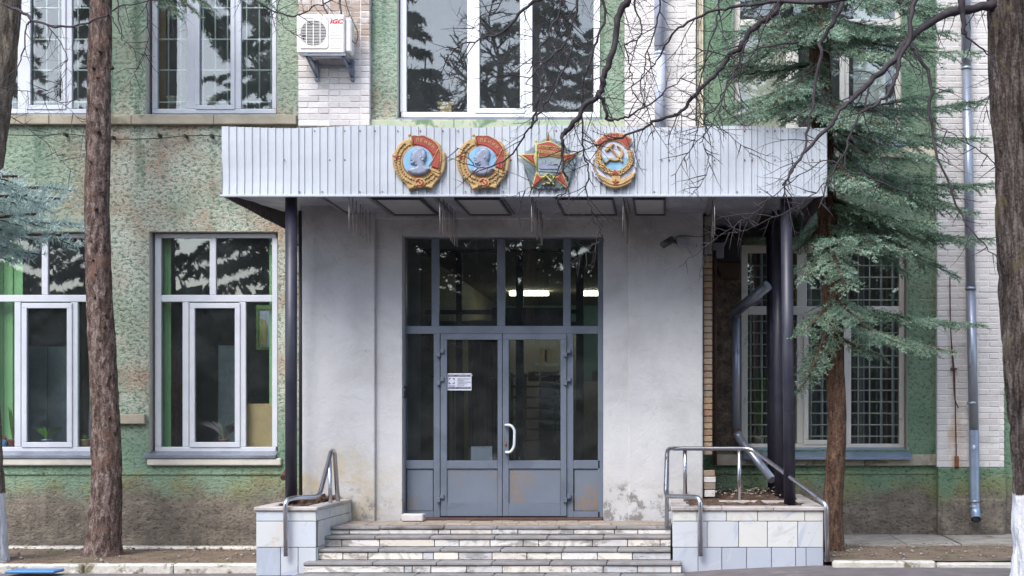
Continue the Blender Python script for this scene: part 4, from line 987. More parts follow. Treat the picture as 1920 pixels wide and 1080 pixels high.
def emb(label, pxc, pyc, k):
    C0 = (WX(pxc, 15.45), WZ(pyc, 15.45)); e = 15.45/(F*8.0)
    Em = thing('order_emblem', label, 'emblem', (C0[0], YE, C0[1]), 'painted relief emblems on the canopy fascia')
    p = lambda x, y: (C0[0]+(x-k[0])*e, C0[1]-(y-k[1])*e)
    return Em, p, (lambda pts: [p(x, y) for x, y in pts]), e
Em, p, T_, e = emb('five-pointed red star emblem with a grey warship and slate rays, third from left', 960+556/8, 240+520/8, (556, 520))
cen = (556, 545)
ray = []
for i in range(60):
    a = 2*math.pi*i/60; R = 385 + 26*math.cos(5*a*1.0+math.pi*.5) + (14 if i % 2 else -6); ray.append((cen[0]+R*math.cos(a), cen[1]+R*math.sin(a)*.98))
MB().prism(T_(ray), YE-.022, YE+.01, .006).build('ray_plate', M['slate'], Em)
rr = MB()
for i in range(96):
    a = 2*math.pi*(i+.5)/96; a0, a1 = p(cen[0]+210*math.cos(a), cen[1]+210*math.sin(a)), p(cen[0]+378*math.cos(a), cen[1]+375*math.sin(a)); rr.tube([(a0[0], YE-.024, a0[1]), (a1[0], YE-.024, a1[1])], .0036, 4)
rr.build('rays', M['slate'], Em)
st5 = [(540,45),(592,210),(600,385),(780,385),(1033,375),(760,548),(738,600),(868,945),(640,760),(565,735),(490,760),(275,940),(372,620),(360,580),(75,395),(330,385),(505,210)]
MB().prism(T_(st5), YE-.040, YE, .008).build('star_edge', M['yellow_p'], Em)
rd = MB()
for poly in ([(540,95),(565,190),(512,190)], [(150,402),(330,398),(320,440),(352,560)], [(775,402),(985,388),(775,520),(790,470)], [(372,680),(405,730),(480,750),(300,910)], [(728,640),(850,905),(650,750),(690,725)]): rd.prism(T_(poly), YE-.054, YE, .012)
rd.build('star_face', M['red'], Em)
MB().prism(T_([(385,440),(750,440),(745,590),(692,712),(418,712),(362,590)]), YE-.046, YE, .004).build('sea_panel', M['slate'], Em)
sp_ = MB()
for poly in ([(405,600),(430,560),(560,545),(700,575),(690,620),(430,625)], [(420,500),(450,500),(455,560),(420,560)], [(470,490),(500,490),(505,555),(470,555)], [(540,515),(590,515),(595,560),(540,560)], [(400,640),(560,650),(720,660),(700,672),(410,655)], [(610,545),(680,535),(684,545),(612,556)]): sp_.prism(T_(poly), YE-.056, YE-.03, .004)
sp_.build('ship_relief', M['relief'], Em)
fl = [(380,232),(450,222),(530,200),(600,208),(660,240),(752,290),(748,455),(690,445),(640,440),(580,425),(520,432),(460,445),(392,440)]
MB().prism(T_(fl), YE-.058, YE, .006).build('flag_edge', M['yellow_p'], Em)
MB().prism(T_([(392,246),(450,235),(530,213),(598,221),(655,252),(738,300),(735,440),(690,431),(640,427),(580,412),(520,418),(460,431),(402,426)]), YE-.062, YE, .004).build('flag', M['red'], Em)
a0, a1 = p(362, 200), p(375, 640); MB().tube([(a0[0], YE-.05, a0[1]), (a1[0], YE-.05, a1[1])], .009, 8).ell((a0[0], YE-.05, a0[1]), (.016, .014, .018)).build('flag_pole', M['yellow_p'], Em)
a_ = p(560, 302); text('lettering', 'ОКТЯБРЬСКАЯ', 60*e, a_[0], YE-.064, a_[1], M['yellow_p'], Em, .003, math.radians(6), .0004, sx=.86)
a_ = p(560, 375); text('lettering', 'РЕВОЛЮЦИЯ', 62*e, a_[0], YE-.064, a_[1], M['yellow_p'], Em, .003, math.radians(6), .0004, sx=.98)
mb = MB()
for poly in sickle(S, 0, 0): a_ = p(560, 770); mb.prism([(a_[0]+x*82*e, a_[1]+y*76*e) for x, y in poly], YE-.066, YE-.03, .005)
mb.build('hammer_and_sickle', M['yellow_p'], Em)

Em, p, T_, e = emb('oval emblem with gold hammer and sickle under a red banner, rightmost on the fascia', 960+1525/8, 240+480/8, (1525, 480))
gear = []
for i in range(96):
    a = 2*math.pi*i/96; R = 1.0 + (.035 if (i//2) % 2 else 0); gear.append((1522+345*R*math.cos(a), 510+345*R*math.sin(a)))
MB().prism(T_(gear), YE-.022, YE+.01, .005).build('gear_plate', M['palelav'], Em)
MB().prism(T_([(1530+225*math.cos(a), 420+245*math.sin(a)) for a in [2*math.pi*i/36 for i in range(36)]]), YE-.030, YE, .004).build('disc', M['palelav'], Em)
MB().prism(T_([(1342,440),(1730,440),(1740,500),(1690,590),(1600,640),(1500,645),(1400,600),(1350,520)]), YE-.034, YE, .004).build('water', M['blue'], Em)
wr = MB(); rr_ = random.Random(2)
pts = [(1300,350),(1290,430),(1310,520),(1370,600),(1450,655),(1545,680),(1640,660),(1720,600),(1770,520),(1785,430),(1770,350)]
for q in curve_pts([(x, y, 0) for x, y in pts], 4):
    for s_ in (-26, 0, 26):
        dx, dy = 1530-q.x, 420-q.y; L = math.hypot(dx, dy); a_ = p(q.x+dx/L*s_+rr_.uniform(-6, 6), q.y+dy/L*s_+rr_.uniform(-6, 6)); wr.ell((a_[0], YE-.040, a_[1]), (24*e, .014, 14*e), rr_.uniform(0, 3.1), 7, 4)
wr.build('wheat_wreath', M['gold'], Em)
MB().tube([(x, YE-.045, z) for x, z in T_([(1225,180),(1310,350),(1400,560)])], .008, 7).ell((p(1228,185)[0], YE-.045, p(1228,185)[1]), (.014, .012, .014)).build('flag_pole', M['gold'], Em)
bn_o = [(1262,205),(1310,150),(1380,105),(1450,78),(1540,64),(1640,75),(1720,110),(1800,160)]; bn_i = [(1755,322),(1715,310),(1650,240),(1580,205),(1500,188),(1430,210),(1370,260),(1315,340)]
MB().prism(T_(bn_o+bn_i), YE-.050, YE, .006).build('banner_edge', M['gold'], Em)
MB().prism(T_([(1275,212),(1318,165),(1385,120),(1452,92),(1540,78),(1636,90),(1712,122),(1785,172),(1750,305),(1720,295),(1660,226),(1588,192),(1500,175),(1424,197),(1358,250),(1318,318)]), YE-.054, YE, .004).build('banner', M['red'], Em)
for ch, x, y, a in (('С', 1365, 172, -26), ('С', 1450, 130, -12), ('С', 1535, 118, 2), ('Р', 1625, 132, 16)):
    a_ = p(x, y); text('lettering', ch, 78*e, a_[0], YE-.056, a_[1], M['gold'], Em, .003, math.radians(a), .0014)
mb = MB()
for poly in sickle(S, 0, 0): a_ = p(1545, 380); mb.prism([(a_[0]+x*128*e, a_[1]+y*122*e) for x, y in poly], YE-.062, YE-.02, .006)
mb.build('hammer_and_sickle', M['gold'], Em)
MB().prism(T_([(1262,690),(1300,688),(1380,735),(1490,770),(1490,710),(1630,710),(1640,770),(1740,735),(1800,680),(1862,645),(1858,690),(1800,745),(1790,820),(1700,870),(1620,895),(1540,905),(1450,885),(1370,840),(1350,790),(1290,745)]), YE-.046, YE, .010).build('ribbon', M['gold'], Em)
gr = MB()
for i in range(26):
    t = i/25; x = 1300+520*t; y = 730+120*math.sin(math.pi*t); a_ = p(x, y); gr.ell((a_[0], YE-.048, a_[1]), (20*e, .010, 12*e), 1.0-2*t, 6, 4)
gr.build('laurel_leaves', M['gold'], Em)
MB().prism(T_([(1545,625),(1612,705),(1480,705)]), YE-.060, YE, .010).build('triangle', M['red'], Em)
MB().prism(T_([(x, 1640-y) for x, y in star(1555, 820, 58)]), YE-.062, YE, .008).build('star', M['red'], Em)
for s_, a0, a1, R in (('ПРОЛЕТАРИИ ВСЕХ СТРАН', 172, 246, 300), ('СОЕДИНЯЙТЕСЬ', 300, 392, 300)):
    for i, ch in enumerate(s_):
        if ch == ' ': continue
        a = math.radians(a0+(a1-a0)*i/(len(s_)-1)); a_ = p(1522+R*math.cos(a), 510-R*math.sin(a)); text('lettering', ch, 46*e, a_[0], YE-.024, a_[1], M['gold'], Em, .002, -(a+math.pi/2), .0008)

# ---------------------------------------------------------------- air conditioner
A = thing('air_conditioner', 'white outdoor air conditioning unit on brackets on the left brick pier', 'air conditioner', W(604, 110, 17.75))
da = 17.70
x0, x1, z0, z1 = WX(556, da), WX(645, da), WZ(99, da), WZ(27, da)
MB().box(x0, x1, da, da+.27, z0, z1, c=.012).build('casing', M['ac'], A)
MB().box(x1, x1+.075, da+.05, da+.25, z0+.02, z1-.03, c=.02).build('valve_cover', M['ac'], A)
cx_, cz_ = WX(588, da), WZ(62, da); R = 24.2*da/F
n = 36; fp = MB(); ho = [(cx_+R*math.cos(2*math.pi*i/n), cz_+R*math.sin(2*math.pi*i/n)) for i in range(n)]
sq = []
hx, hz = 28*da/F, 29*da/F
for i in range(n):
    a = 2*math.pi*i/n; c_, s_ = math.cos(a), math.sin(a); k = min(hx/abs(c_) if abs(c_) > 1e-6 else 9, hz/abs(s_) if abs(s_) > 1e-6 else 9); sq.append((cx_+k*c_, cz_+k*s_))
yy = da-.012
fp.add([(a, yy, b) for a, b in sq] + [(a, yy, b) for a, b in ho] + [(a, yy+.03, b) for a, b in ho] + [(a, yy+.02, b) for a, b in sq], [(i, (i+1) % n, n+(i+1) % n, n+i) for i in range(n)] + [(n+i, n+(i+1) % n, 2*n+(i+1) % n, 2*n+i) for i in range(n)] + [(3*n+i, 3*n+(i+1) % n, (i+1) % n, i) for i in range(n)])
fp.build('front_panel', M['ac_grey'], A)
MB().prism(ho, da-.004, da-.001).build('fan_opening', M['black'], A)
gl_ = MB()
for i in range(17):
    z = cz_ - R + 2*R*(i+.5)/17; h = math.sqrt(max(0, R*R-(z-cz_)**2)); gl_.box(cx_-h, cx_+h, yy-.002, yy+.004, z-.0035, z+.0035)
gl_.build('fan_grille', M['ac_grey'], A)
g2 = MB()
for dx in (-.53, 0, .53): h = math.sqrt(R*R-(dx*R)**2); g2.box(cx_+dx*R-.005, cx_+dx*R+.005, yy-.006, yy, cz_-h, cz_+h)
g2.build('grille_rib', M['ac'], A)
for k in range(6): MB().box(WX(619, da), WX(642, da), da-.004, da+.003, WZ(60+k*6.1, da), WZ(59+k*6.1, da)).build('casing_rib', M['ac_grey'], A)
text('lettering', 'IGC', 8.2*da/F*1.38, WX(630.3, da), da-.002, WZ(40.5, da), M['redink'], A, .001, bold=.003, shear=.25, sx=1.25)
for px in (575, 643):
    b = MB(); x = WX(px, da); b.box(x-.018, x+.018, da-.02, DM-.12, z0-.045, z0-.012, c=.003); b.tube([(x, da+.0, z0-.05), (x+.04, DM-.14, z0-.22)], .014, 6); b.box(x+.015, x+.06, DM-.16, DM-.125, z0-.26, z0-.0, c=.003)
    b.build('bracket', M['sill_metal'], A)
MB().box(WX(568, da), WX(650, da), da-.03, da+.01, z0-.045, z0-.02, c=.003).build('crossbar', M['sill_metal'], A)
MB().box(WX(582, da), WX(646, da), DM-.18, DM-.14, z0-.09, z0-.065, c=.003).build('crossbar', M['sill_metal'], A)
MB().tube(curve_pts([W(655, 68, da+.1), W(662, 78, da+.1), W(668, 80, da+.15), W(671, 62, 17.9), W(664, 45, 17.95), W(650, 10, 17.98), W(645, -30, 17.98)]), .006, 6).tube(curve_pts([W(652, 66, da+.1), W(658, 80, da+.1), W(655, 92, da+.15), W(652, 100, 17.9)]), .008, 6).tube(curve_pts([W(655, 40, da+.15), W(660, 60, 17.9), W(658, 76, 17.9)]), .005, 6).build('cable', M['cable'], A)
MB().tube(curve_pts([W(638, -40, 17.95), W(637, 0, 17.9), W(640, 26, 17.8)]), .012, 7).tube(curve_pts([W(604, -40, 17.95), W(606, 8, 17.9), W(614, 25, 17.8)]), .010, 7).build('hose', M['cable'], A)

# ---------------------------------------------------------------- pipes, cables and small fittings on the walls
def pipe(name, label, cat, paths, r, mat, rings=(), ringmat=None):
    t = thing(name, label, cat, paths[0][0])
    for pp_ in paths: MB().tube(rounded(pp_, .06), r, 18).build('pipe_length', mat, t)
    for (q, rr) in rings: q = Vector(q); MB().tube([q - Vector((0, 0, .018)), q + Vector((0, 0, .018))], rr, 18).build('collar', ringmat or mat, t)
    return t
dpp = 17.96
pipe('downpipe', 'pale painted downpipe between branches above the canopy, on the middle brick pier', 'downpipe', [[W(1236, -200, dpp), W(1237, 100, dpp)], [W(1237, 100, dpp), W(1238, 245, dpp)]], .066, M['pipe_paint'], [(W(1237, 100, dpp), .072)])
pipe('downpipe', 'long grey downpipe with open spout on the right brick pier', 'downpipe', [[W(1809, -200, dpp), W(1812, 128, dpp)], [W(1812, 128, dpp), W(1820, 541, dpp)], [W(1820, 541, dpp), W(1826, 808, dpp)]], .060, M['galv'], [(W(1812, 128, dpp), .066), (W(1820, 541, dpp), .068), (W(1823, 756, dpp), .066), (W(1827, 940, dpp), .068), (W(1827, 950, dpp), .068)])
dq = [o for o in COL.objects if o.name.startswith('downpipe')][-1]
MB().tube(rounded([W(1826, 806, dpp), W(1827.5, 945, dpp), W(1829, 962, dpp-.02), W(1830, 974, dpp-.09)], .05), .062, 18, cap=False).build('spout', M['zinc'], dq)
MB().ell(W(1830, 972.8, dpp-.084), (.055, .02, .04), n=14, h=6).build('spout_mouth', M['black'], dq)
MB().ell(W(1826, 838, dpp-.062), (.018, .004, .028), n=10, h=5).build('paint_splash', M['paper'], dq)
g1 = thing('downpipe', 'galvanised zigzag downpipe between the porch and the barred window', 'downpipe', W(1380, 700, 17.9))
MB().tube([W(1440, 535, 17.5), W(1376, 588, 17.85)], .062, 16).build('upper_elbow', M['galv'], g1)
MB().tube([W(1380, 582, 17.9), W(1381, 812, 17.9)], .052, 16).build('pipe_length', M['galv'], g1)
MB().tube([W(1380, 806, 17.9), W(1381, 814, 17.9)], .058, 16).build('collar', M['darkpipe'], g1)
MB().tube(rounded([W(1382, 812, 17.88), W(1386, 822, 17.85), W(1448, 900, 17.3)], .04), .052, 16).build('lower_elbow', M['galv'], g1)
o = MB().tube([W(1340, 470, 17.6), W(1341, 872, 17.6)], .022, 8).build('vertical_pipe', M['darkpipe']); tag(o, 'thin rust-brown pipe in the gap right of the porch', 'pipe')
o = MB().tube([W(545, 872, 17.9), W(531, 896, 17.6)], .036, 12, cap=True).build('pipe_stub', M['darkpipe']); tag(o, 'rusty pipe stub poking out behind the left post', 'pipe')
hd_ = thing('ventilation_hood', 'dark metal ventilation hood fixed beside the barred window', 'vent', W(1365, 480, 17.8))
MB().pbox(1339, 1389, 447, 490, 17.75, .42, c=.01).build('duct', M['black'], hd_)
x0, x1, x2, x3 = WX(1340, 17.78), WX(1390, 17.78), WX(1386, 17.78), WX(1354, 17.78)
MB().prism([(x0, WZ(491, 17.78)), (x1, WZ(491, 17.78)), (x2, WZ(519, 17.78)), (x3, WZ(519, 17.78))], 17.80, 18.18, .005).build('hood_taper', M['darkpipe'], hd_)
MB().pbox(1337, 1357, 455, 484, 17.6, .02, c=.003).build('cover_plate', M['jbox'], hd_)
cc = thing('security_camera', 'dark bullet security camera on the right porch pier', 'camera', W(1253, 456, 16.8))
a, b = W(1259, 451, 16.66), W(1244, 461, 16.50)
MB().tube([a, b], [.036, .030], 14).build('body', M['cctv'], cc); dv = (b-a).normalized()
MB().tube([a+Vector((0, 0, .020)), b+dv*.03+Vector((0, 0, .026))], .032, 12).build('sun_shield', M['cctv'], cc); MB().tube([b, b+dv*.004], .022, 12).build('lens', M['black'], cc)
MB().tube([a+Vector((.0, 0, 0)), W(1264, 453, 16.84)], .010, 8).ell(W(1264, 453, 16.85), (.024, .014, .024)).build('mount', M['cctv'], cc)
jb = thing('junction_box', 'grey plastic junction box beside the security camera', 'box', W(1278, 454, 16.85))
MB().pbox(1270, 1287, 446, 462, 16.78, .09, c=.008).build('case', M['jbox'], jb); MB().tube(curve_pts([W(1270, 458, 16.8), W(1265, 452, 16.82), W(1268, 445, 16.82), W(1280, 442, 16.84), W(1312, 444, 16.84), W(1326, 440, 16.85)]), .005, 6).build('cable', M['cable'], jb)
cl_ = MB().tube(curve_pts([W(1325, 470, 16.88), W(1318, 485, 16.86), W(1322, 500, 16.86), W(1328, 488, 16.88), W(1322, 470, 16.86), W(1330, 455, 16.9), W(1345, 448, 17.5)]), .004, 5).build('cable_loop', M['jbox']); tag(cl_, 'loose loop of pale cable hanging at the porch corner', 'cable')
wc = thing('wall_cable', 'black cable strung along the wall below the upper left windows', 'cable', W(250, 256, 18.1))
MB().tube(curve_pts([W(-60, 250, 18.12), W(60, 254, 18.12), W(120, 251, 18.12), W(160, 255, 18.12), W(210, 261, 18.12), W(300, 259, 18.12), W(340, 255, 18.12), W(395, 254, 18.12), W(430, 257, 18.12), W(530, 262, 18.12)]), .006, 6).build('cable_run', M['cable'], wc)
for px, py in ((120, 251), (210, 257), (297, 253), (346, 254), (395, 254)): MB().box(WX(px-2, 18.1), WX(px+2, 18.1), 18.10, 18.21, WZ(py+3, 18.1), WZ(py-3, 18.1), c=.003).build('clip', M['cable'], wc)
lr = thing('earthing_strip', 'rusty earthing wire down the right brick pier left of the downpipe', 'wire', W(1789, 700, 18.05))
MB().tube(curve_pts([W(1781, 520, 18.05), W(1782, 600, 18.05), W(1785, 660, 18.04), W(1788, 700, 18.04), W(1790, 745, 18.03), W(1797, 765, 18.03)]), .008, 6).tube([W(1784, 640, 18.04), W(1790, 700, 18.05), W(1793, 855, 18.05)], .007, 6).build('wire_run', M['darkpipe'], lr)
MB().pbox(1783, 1795, 690, 693, 18.02, .05, c=.003).build('clamp', M['darkpipe'], lr); MB().pbox(1791, 1798, 855, 876, 18.02, .05, c=.004).build('terminal_box', M['rust'], lr)

# ---------------------------------------------------------------- handrails
hl_ = thing('handrail', 'bent steel handrail on the left planter wall', 'handrail', W(590, 940, 15.5), 'steel handrails beside the steps')
pl_ = rounded([W(536, 1043, 15.13), W(535, 938, 15.13), Vector((-3.93, 15.26, EZ-.745)), Vector((-3.715, 15.45, EZ-.745)), Vector((-3.71, 15.98, EZ-.26)), Vector((-3.71, 16.13, EZ-.27)), Vector((-3.71, 16.38, EZ-1.08))], .09, 6)
MB().tube(pl_, .0245, 14).build('rail', M['steel'], hl_)
MB().tube([Vector((-3.71, 15.96, EZ-1.08)), Vector((-3.71, 15.90, EZ-.36))], .022, 12).build('baluster', M['steel'], hl_)
sp_ = MB()
for yy_ in (15.97, 16.34):
    for zz in (.90, 1.02): sp_.ell((-3.745, yy_, EZ-zz), (.022, .022, .022), n=10, h=6)
sp_.build('ball_spacer', M['steel'], hl_)
hr_ = thing('handrail', 'long bent steel handrail on the right planter wall', 'handrail', W(1400, 880, 16), 'steel handrails beside the steps')
pr_ = rounded([W(1314, 1043, 15.13), W(1313, 932, 15.13), W(1290, 931, 15.3), Vector((-.04, 15.55, EZ-.745)), W(1251, 842, 15.95), W(1262, 841, 16.2), W(1398, 841, 16.3), W(1413, 844, 16.28), W(1538, 937, 15.25), W(1549, 946, 15.17), W(1552, 1051, 15.17)], .09, 6)
MB().tube(pr_, .0245, 14).build('rail', M['steel'], hr_)
for q0, q1 in ((W(1250, 988, 15.8), W(1251, 856, 15.85)), (W(1285, 940, 16.3), W(1284, 842, 16.25)), (W(1386.5, 940, 16.3), W(1386, 842, 16.3))):
    MB().tube([q0, q1], .0225, 12).build('baluster', M['steel'], hr_)
sp_ = MB()
for zz in (.90, 1.02): sp_.ell((.0, 15.83, EZ-zz), (.022, .022, .022), n=10, h=6)
sp_.build('ball_spacer', M['steel'], hr_)

# ---------------------------------------------------------------- things seen behind the lower windows
def blind(label, px0, px1, py0, py1, d, n):
    t = thing('vertical_blind', label, 'blind', W((px0+px1)/2, py0, d), 'green vertical blinds in the lower left windows')
    for i in range(n):
        a = px0+(px1-px0)*i/n; b = px0+(px1-px0)*(i+1)/n
        x0, x1 = WX(a, d), WX(b, d); z0, z1 = WZ(py1, d), WZ(py0, d); k = .02 if i % 2 else 0
        MB().box(x0, x1+.004, d+k, d+k+.003, z0, z1).build('slat', M['blind'], t)
di = dw + .16
blind('green vertical blind bunched at the left side of the right lower window', 297, 319, 440, 846, di, 4)
blind('thin edge of green blind at the right side of the right lower window', 505, 516, 440, 846, di, 2)
blind('wide green vertical blind across the left side of the far left lower window', -42, 42, 440, 846, di, 9)
blind('narrow green blind strip just left of the spruce trunk in the far left lower window', 168, 200, 440, 846, di, 3)
o = MB().pbox(462, 516, 757, 842, dw+.12, .03, c=.004).build('cardboard_box', M['cardboard']); tag(o, 'tan cardboard box standing behind the lower window nearest the canopy post', 'box')
o = MB().pbox(166, 200, 772, 842, dw+.14, .02, c=.004).build('grey_board', M['jbox']); tag(o, 'grey board leaning behind the far left lower window', 'board')
o = MB().pbox(296, 310, -280, 210, dw+.16, .01).build('beige_curtain', M['tan']); tag(o, 'narrow beige curtain at the left edge of the upper window above the canopy end', 'curtain')
o = MB().pbox(1388, 1478, 40, 252, dw+.2, .01).build('pale_curtain', M['cream']); tag(o, 'pale yellow curtain behind the upper window beside the spruce', 'curtain')
o = MB().pbox(1600, 1660, -100, 252, dw+.3, .01).build('pale_curtain', M['pvc_cream']); tag(o, 'pale grey curtain in the upper right window seen through spruce branches', 'curtain')
bt = thing('plastic_bottle', 'clear green plastic bottle on the lower window sill beside the blind', 'bottle', W(298, 842, dw+.09))
q = W(298, 842, dw+.09); MB().tube([q+Vector((0, 0, h)) for h in (0, .01, .17, .20, .23, .25, .262)], [.03, .033, .033, .03, .016, .014, .014], 14).build('body', M['bottle'], bt)
MB().tube([q+Vector((0, 0, .262)), q+Vector((0, 0, .28))], .017, 12).build('cap', M['bluetarp'], bt); MB().tube([q+Vector((0, 0, .07)), q+Vector((0, 0, .12))], .0345, 14).build('bottle_label', M['paper'], bt)
pf = thing('framed_picture', 'green framed pane with a yellow shape, behind the right lower window', 'frame', W(497, 615, dw+.5))
for a in ((480, 512, 572, 580), (480, 512, 650, 656), (480, 485, 580, 650), (508, 512, 580, 650)): MB().pbox(*a, dw+.5, .03, c=.003).build('frame_bar', M['leafg'], pf)
MB().pbox(485, 508, 580, 650, dw+.52, .01).build('backing', M['pipe_paint'], pf)
MB().prism([(WX(a, dw+.51), WZ(b, dw+.51)) for a, b in ((486, 596), (497, 600), (501, 612), (500, 646), (487, 648))], dw+.51, dw+.518).build('yellow_shape', M['yellow_p'], pf)
for a, lb in (((50, 88, 650, 850), 'left door of a dim grey-green cupboard inside the far left window'), ((90, 128, 650, 850), 'right door of a dim grey-green cupboard inside the far left window'), ((409, 446, 648, 850), 'pale grey-green cupboard inside the right lower window')):
    o = MB().pbox(*a, dw+.75, .4, c=.006).build('cupboard', M['slate']); tag(o, lb, 'cupboard')
o = MB().pbox(316, 340, 655, 845, dw+.9, .3, c=.006).build('bookshelf', M['darkpipe']); tag(o, 'dim reddish bookshelf behind the narrow pane beside the green blind', 'bookshelf')
def houseplant(label, px, py, d, h, spread, n, mat, potc, w=.014, seed=0, stiff=False):
    t = thing('potted_plant', label, 'houseplant', W(px, py, d)); q = W(px, py, d); r = random.Random(seed)
    MB().tube([q, q+Vector((0, 0, .10)), q+Vector((0, 0, .11)), q+Vector((0, 0, .125))], [.045, .06, .068, .068], 14).build('pot', potc, t)
    mb = MB()
    for i in range(n):
        a = r.uniform(0, 6.28); L = h*r.uniform(.6, 1.0); sp = spread*r.uniform(.3, 1); dr = Vector((math.cos(a), .35*math.sin(a), 0)); base = q+Vector((0, 0, .12))
        P = [base + dr*(sp*t_**(1.2)) + Vector((0, 0, L*(t_ - (0 if stiff else .45)*t_*t_))) for t_ in [k/5 for k in range(6)]]
        sd_ = Vector((-dr.y, dr.x, 0)) if abs(dr.x) < .3 else Vector((0, 0, 1)) if False else Vector((.7, .7, 0))
        vs = []
        for k, pnt in enumerate(P):
            ww = w*math.sin(math.pi*min(1, (k+.6)/6)); vs += [pnt-sd_*ww, pnt+sd_*ww]
        mb.add(vs, [(2*k, 2*k+1, 2*k+3, 2*k+2) for k in range(5)], 0, True)
    mb.build('leaves', mat, t); return t
houseplant('tall green plant in a brown pot at the left edge of the far left window', 24, 842, dw+.12, .42, .09, 12, M['leafg'], M['pot'], .018, 1, True)
houseplant('bushy green plant in a teal pot on the sill of the far left window sash', 88, 842, dw+.13, .30, .26, 30, M['leafg'], M['zinc'], .02, 2)
houseplant('spreading pinkish plant in a red pot behind the sash of the right lower window', 420, 842, dw+.13, .44, .36, 54, M['leafp'], M['pot'], .012, 3)
houseplant('small round plant beside the grey board in the far left window', 160, 842, dw+.12, .12, .05, 12, M['leafg'], M['tan'], .02, 6)
houseplant('tall trailing green plant behind the barred window left of the posts', 1424, 838, dwr+.2, .95, .10, 26, M['leafg'], M['cream'], .016, 4, True)
houseplant('little yellow-flowered plant behind the grilled upper window', 398, 200, dw+.15, .06, .05, 10, M['yellow_p'], M['cream'], .015, 5)
houseplant('small pale plant on the sill of the grilled upper window beside the curtain', 322, 200, dw+.15, .05, .05, 10, M['leafg'], M['cream'], .012, 8)
sp2 = thing('toy_figure', 'small red and blue container on the sill of the far left window', 'container', W(8, 842, dw+.1)); q = W(9, 842, dw+.1)
MB().tube([q, q+Vector((0, 0, .09)), q+Vector((0, 0, .12))], [.03, .034, .03], 10).build('base', M['bluetarp'], sp2); MB().tube([q+Vector((0, 0, .12)), q+Vector((0, 0, .14)), q+Vector((0, 0, .165))], [.024, .024, .008], 10).build('lid', M['red'], sp2)
cr = thing('crate', 'small yellowish crate on the sill behind the big upper window', 'crate', W(835, 205, dw+.12))
MB().pbox(825, 847, 195, 212, dw+.12, .15, c=.004).build('box_body', M['tan'], cr); MB().pbox(820, 852, 191, 196, dw+.11, .17, c=.004).build('rim', M['tan'], cr)
cur = thing('curtain', 'dusty orange and lilac striped curtains behind the barred lower window', 'curtain', W(1560, 470, dwr+.35))
for i in range(28):
    x = 1404+i*10.3 + random.uniform(-2, 2); wd_ = random.choice((2.5, 3.5, 6)); MB().pbox(x, x+wd_, 474, 835, dwr+.34+random.uniform(0, .05), .01).build('curtain_strip', M[random.choice(('orange_curtain', 'orange_curtain', 'palelav', 'room', 'room'))], cur)
bl = MB().box(WX(12, 15.6), WX(105, 15.6), 15.55, 15.83, .03, .06, c=.01).build('plastic_sheet', M['bluetarp']); tag(bl, 'flat blue plastic sheet lying by the kerb at bottom left', 'sheet')
# ---------------------------------------------------------------- trees
class Needles:
    def __init__(s): s.A = []; s.B = []; s.L = []
    def add(s, a, b, l): s.A.append(tuple(a)); s.B.append(tuple(b)); s.L.append(l)
    def build(s, name, mat, parent, dens=130, width=.0032, rng=None, fwd=.55):
        rng = rng or RNG
        A = np.array(s.A); Bv = np.array(s.B); Ln = np.array(s.L); D = Bv-A; ln = np.linalg.norm(D, axis=1); D /= ln[:, None]+1e-9
        cnt = np.maximum(3, (ln*dens).astype(int)); idx = np.repeat(np.arange(len(A)), cnt); N = len(idx)
        t = rng.random(N); P = A[idx]+(Bv-A)[idx]*t[:, None]; d = D[idx]
        R = rng.normal(size=(N, 3)); R -= (R*d).sum(1)[:, None]*d; R /= np.linalg.norm(R, axis=1)[:, None]+1e-9
        R[:, 2] += .22; nd = d*fwd+R*.8; nd /= np.linalg.norm(nd, axis=1)[:, None]
        L = Ln[idx]*(rng.uniform(.7, 1.1, N)); w = np.cross(nd, rng.normal(size=(N, 3))); w /= np.linalg.norm(w, axis=1)[:, None]+1e-9
        w *= width; V = np.empty((N*3, 3)); V[0::3] = P-w; V[1::3] = P+w; V[2::3] = P+nd*L[:, None]
        me = bpy.data.meshes.new(name); c = V.mean(0); V -= c
        me.vertices.add(N*3); me.vertices.foreach_set('co', V.ravel()); me.loops.add(N*3); me.loops.foreach_set('vertex_index', np.arange(N*3)); me.polygons.add(N)
        me.polygons.foreach_set('loop_start', np.arange(N)*3); me.update(calc_edges=True); me.materials.append(mat)
        o = bpy.data.objects.new(name, me); COL.objects.link(o); place(o, parent, c); return o
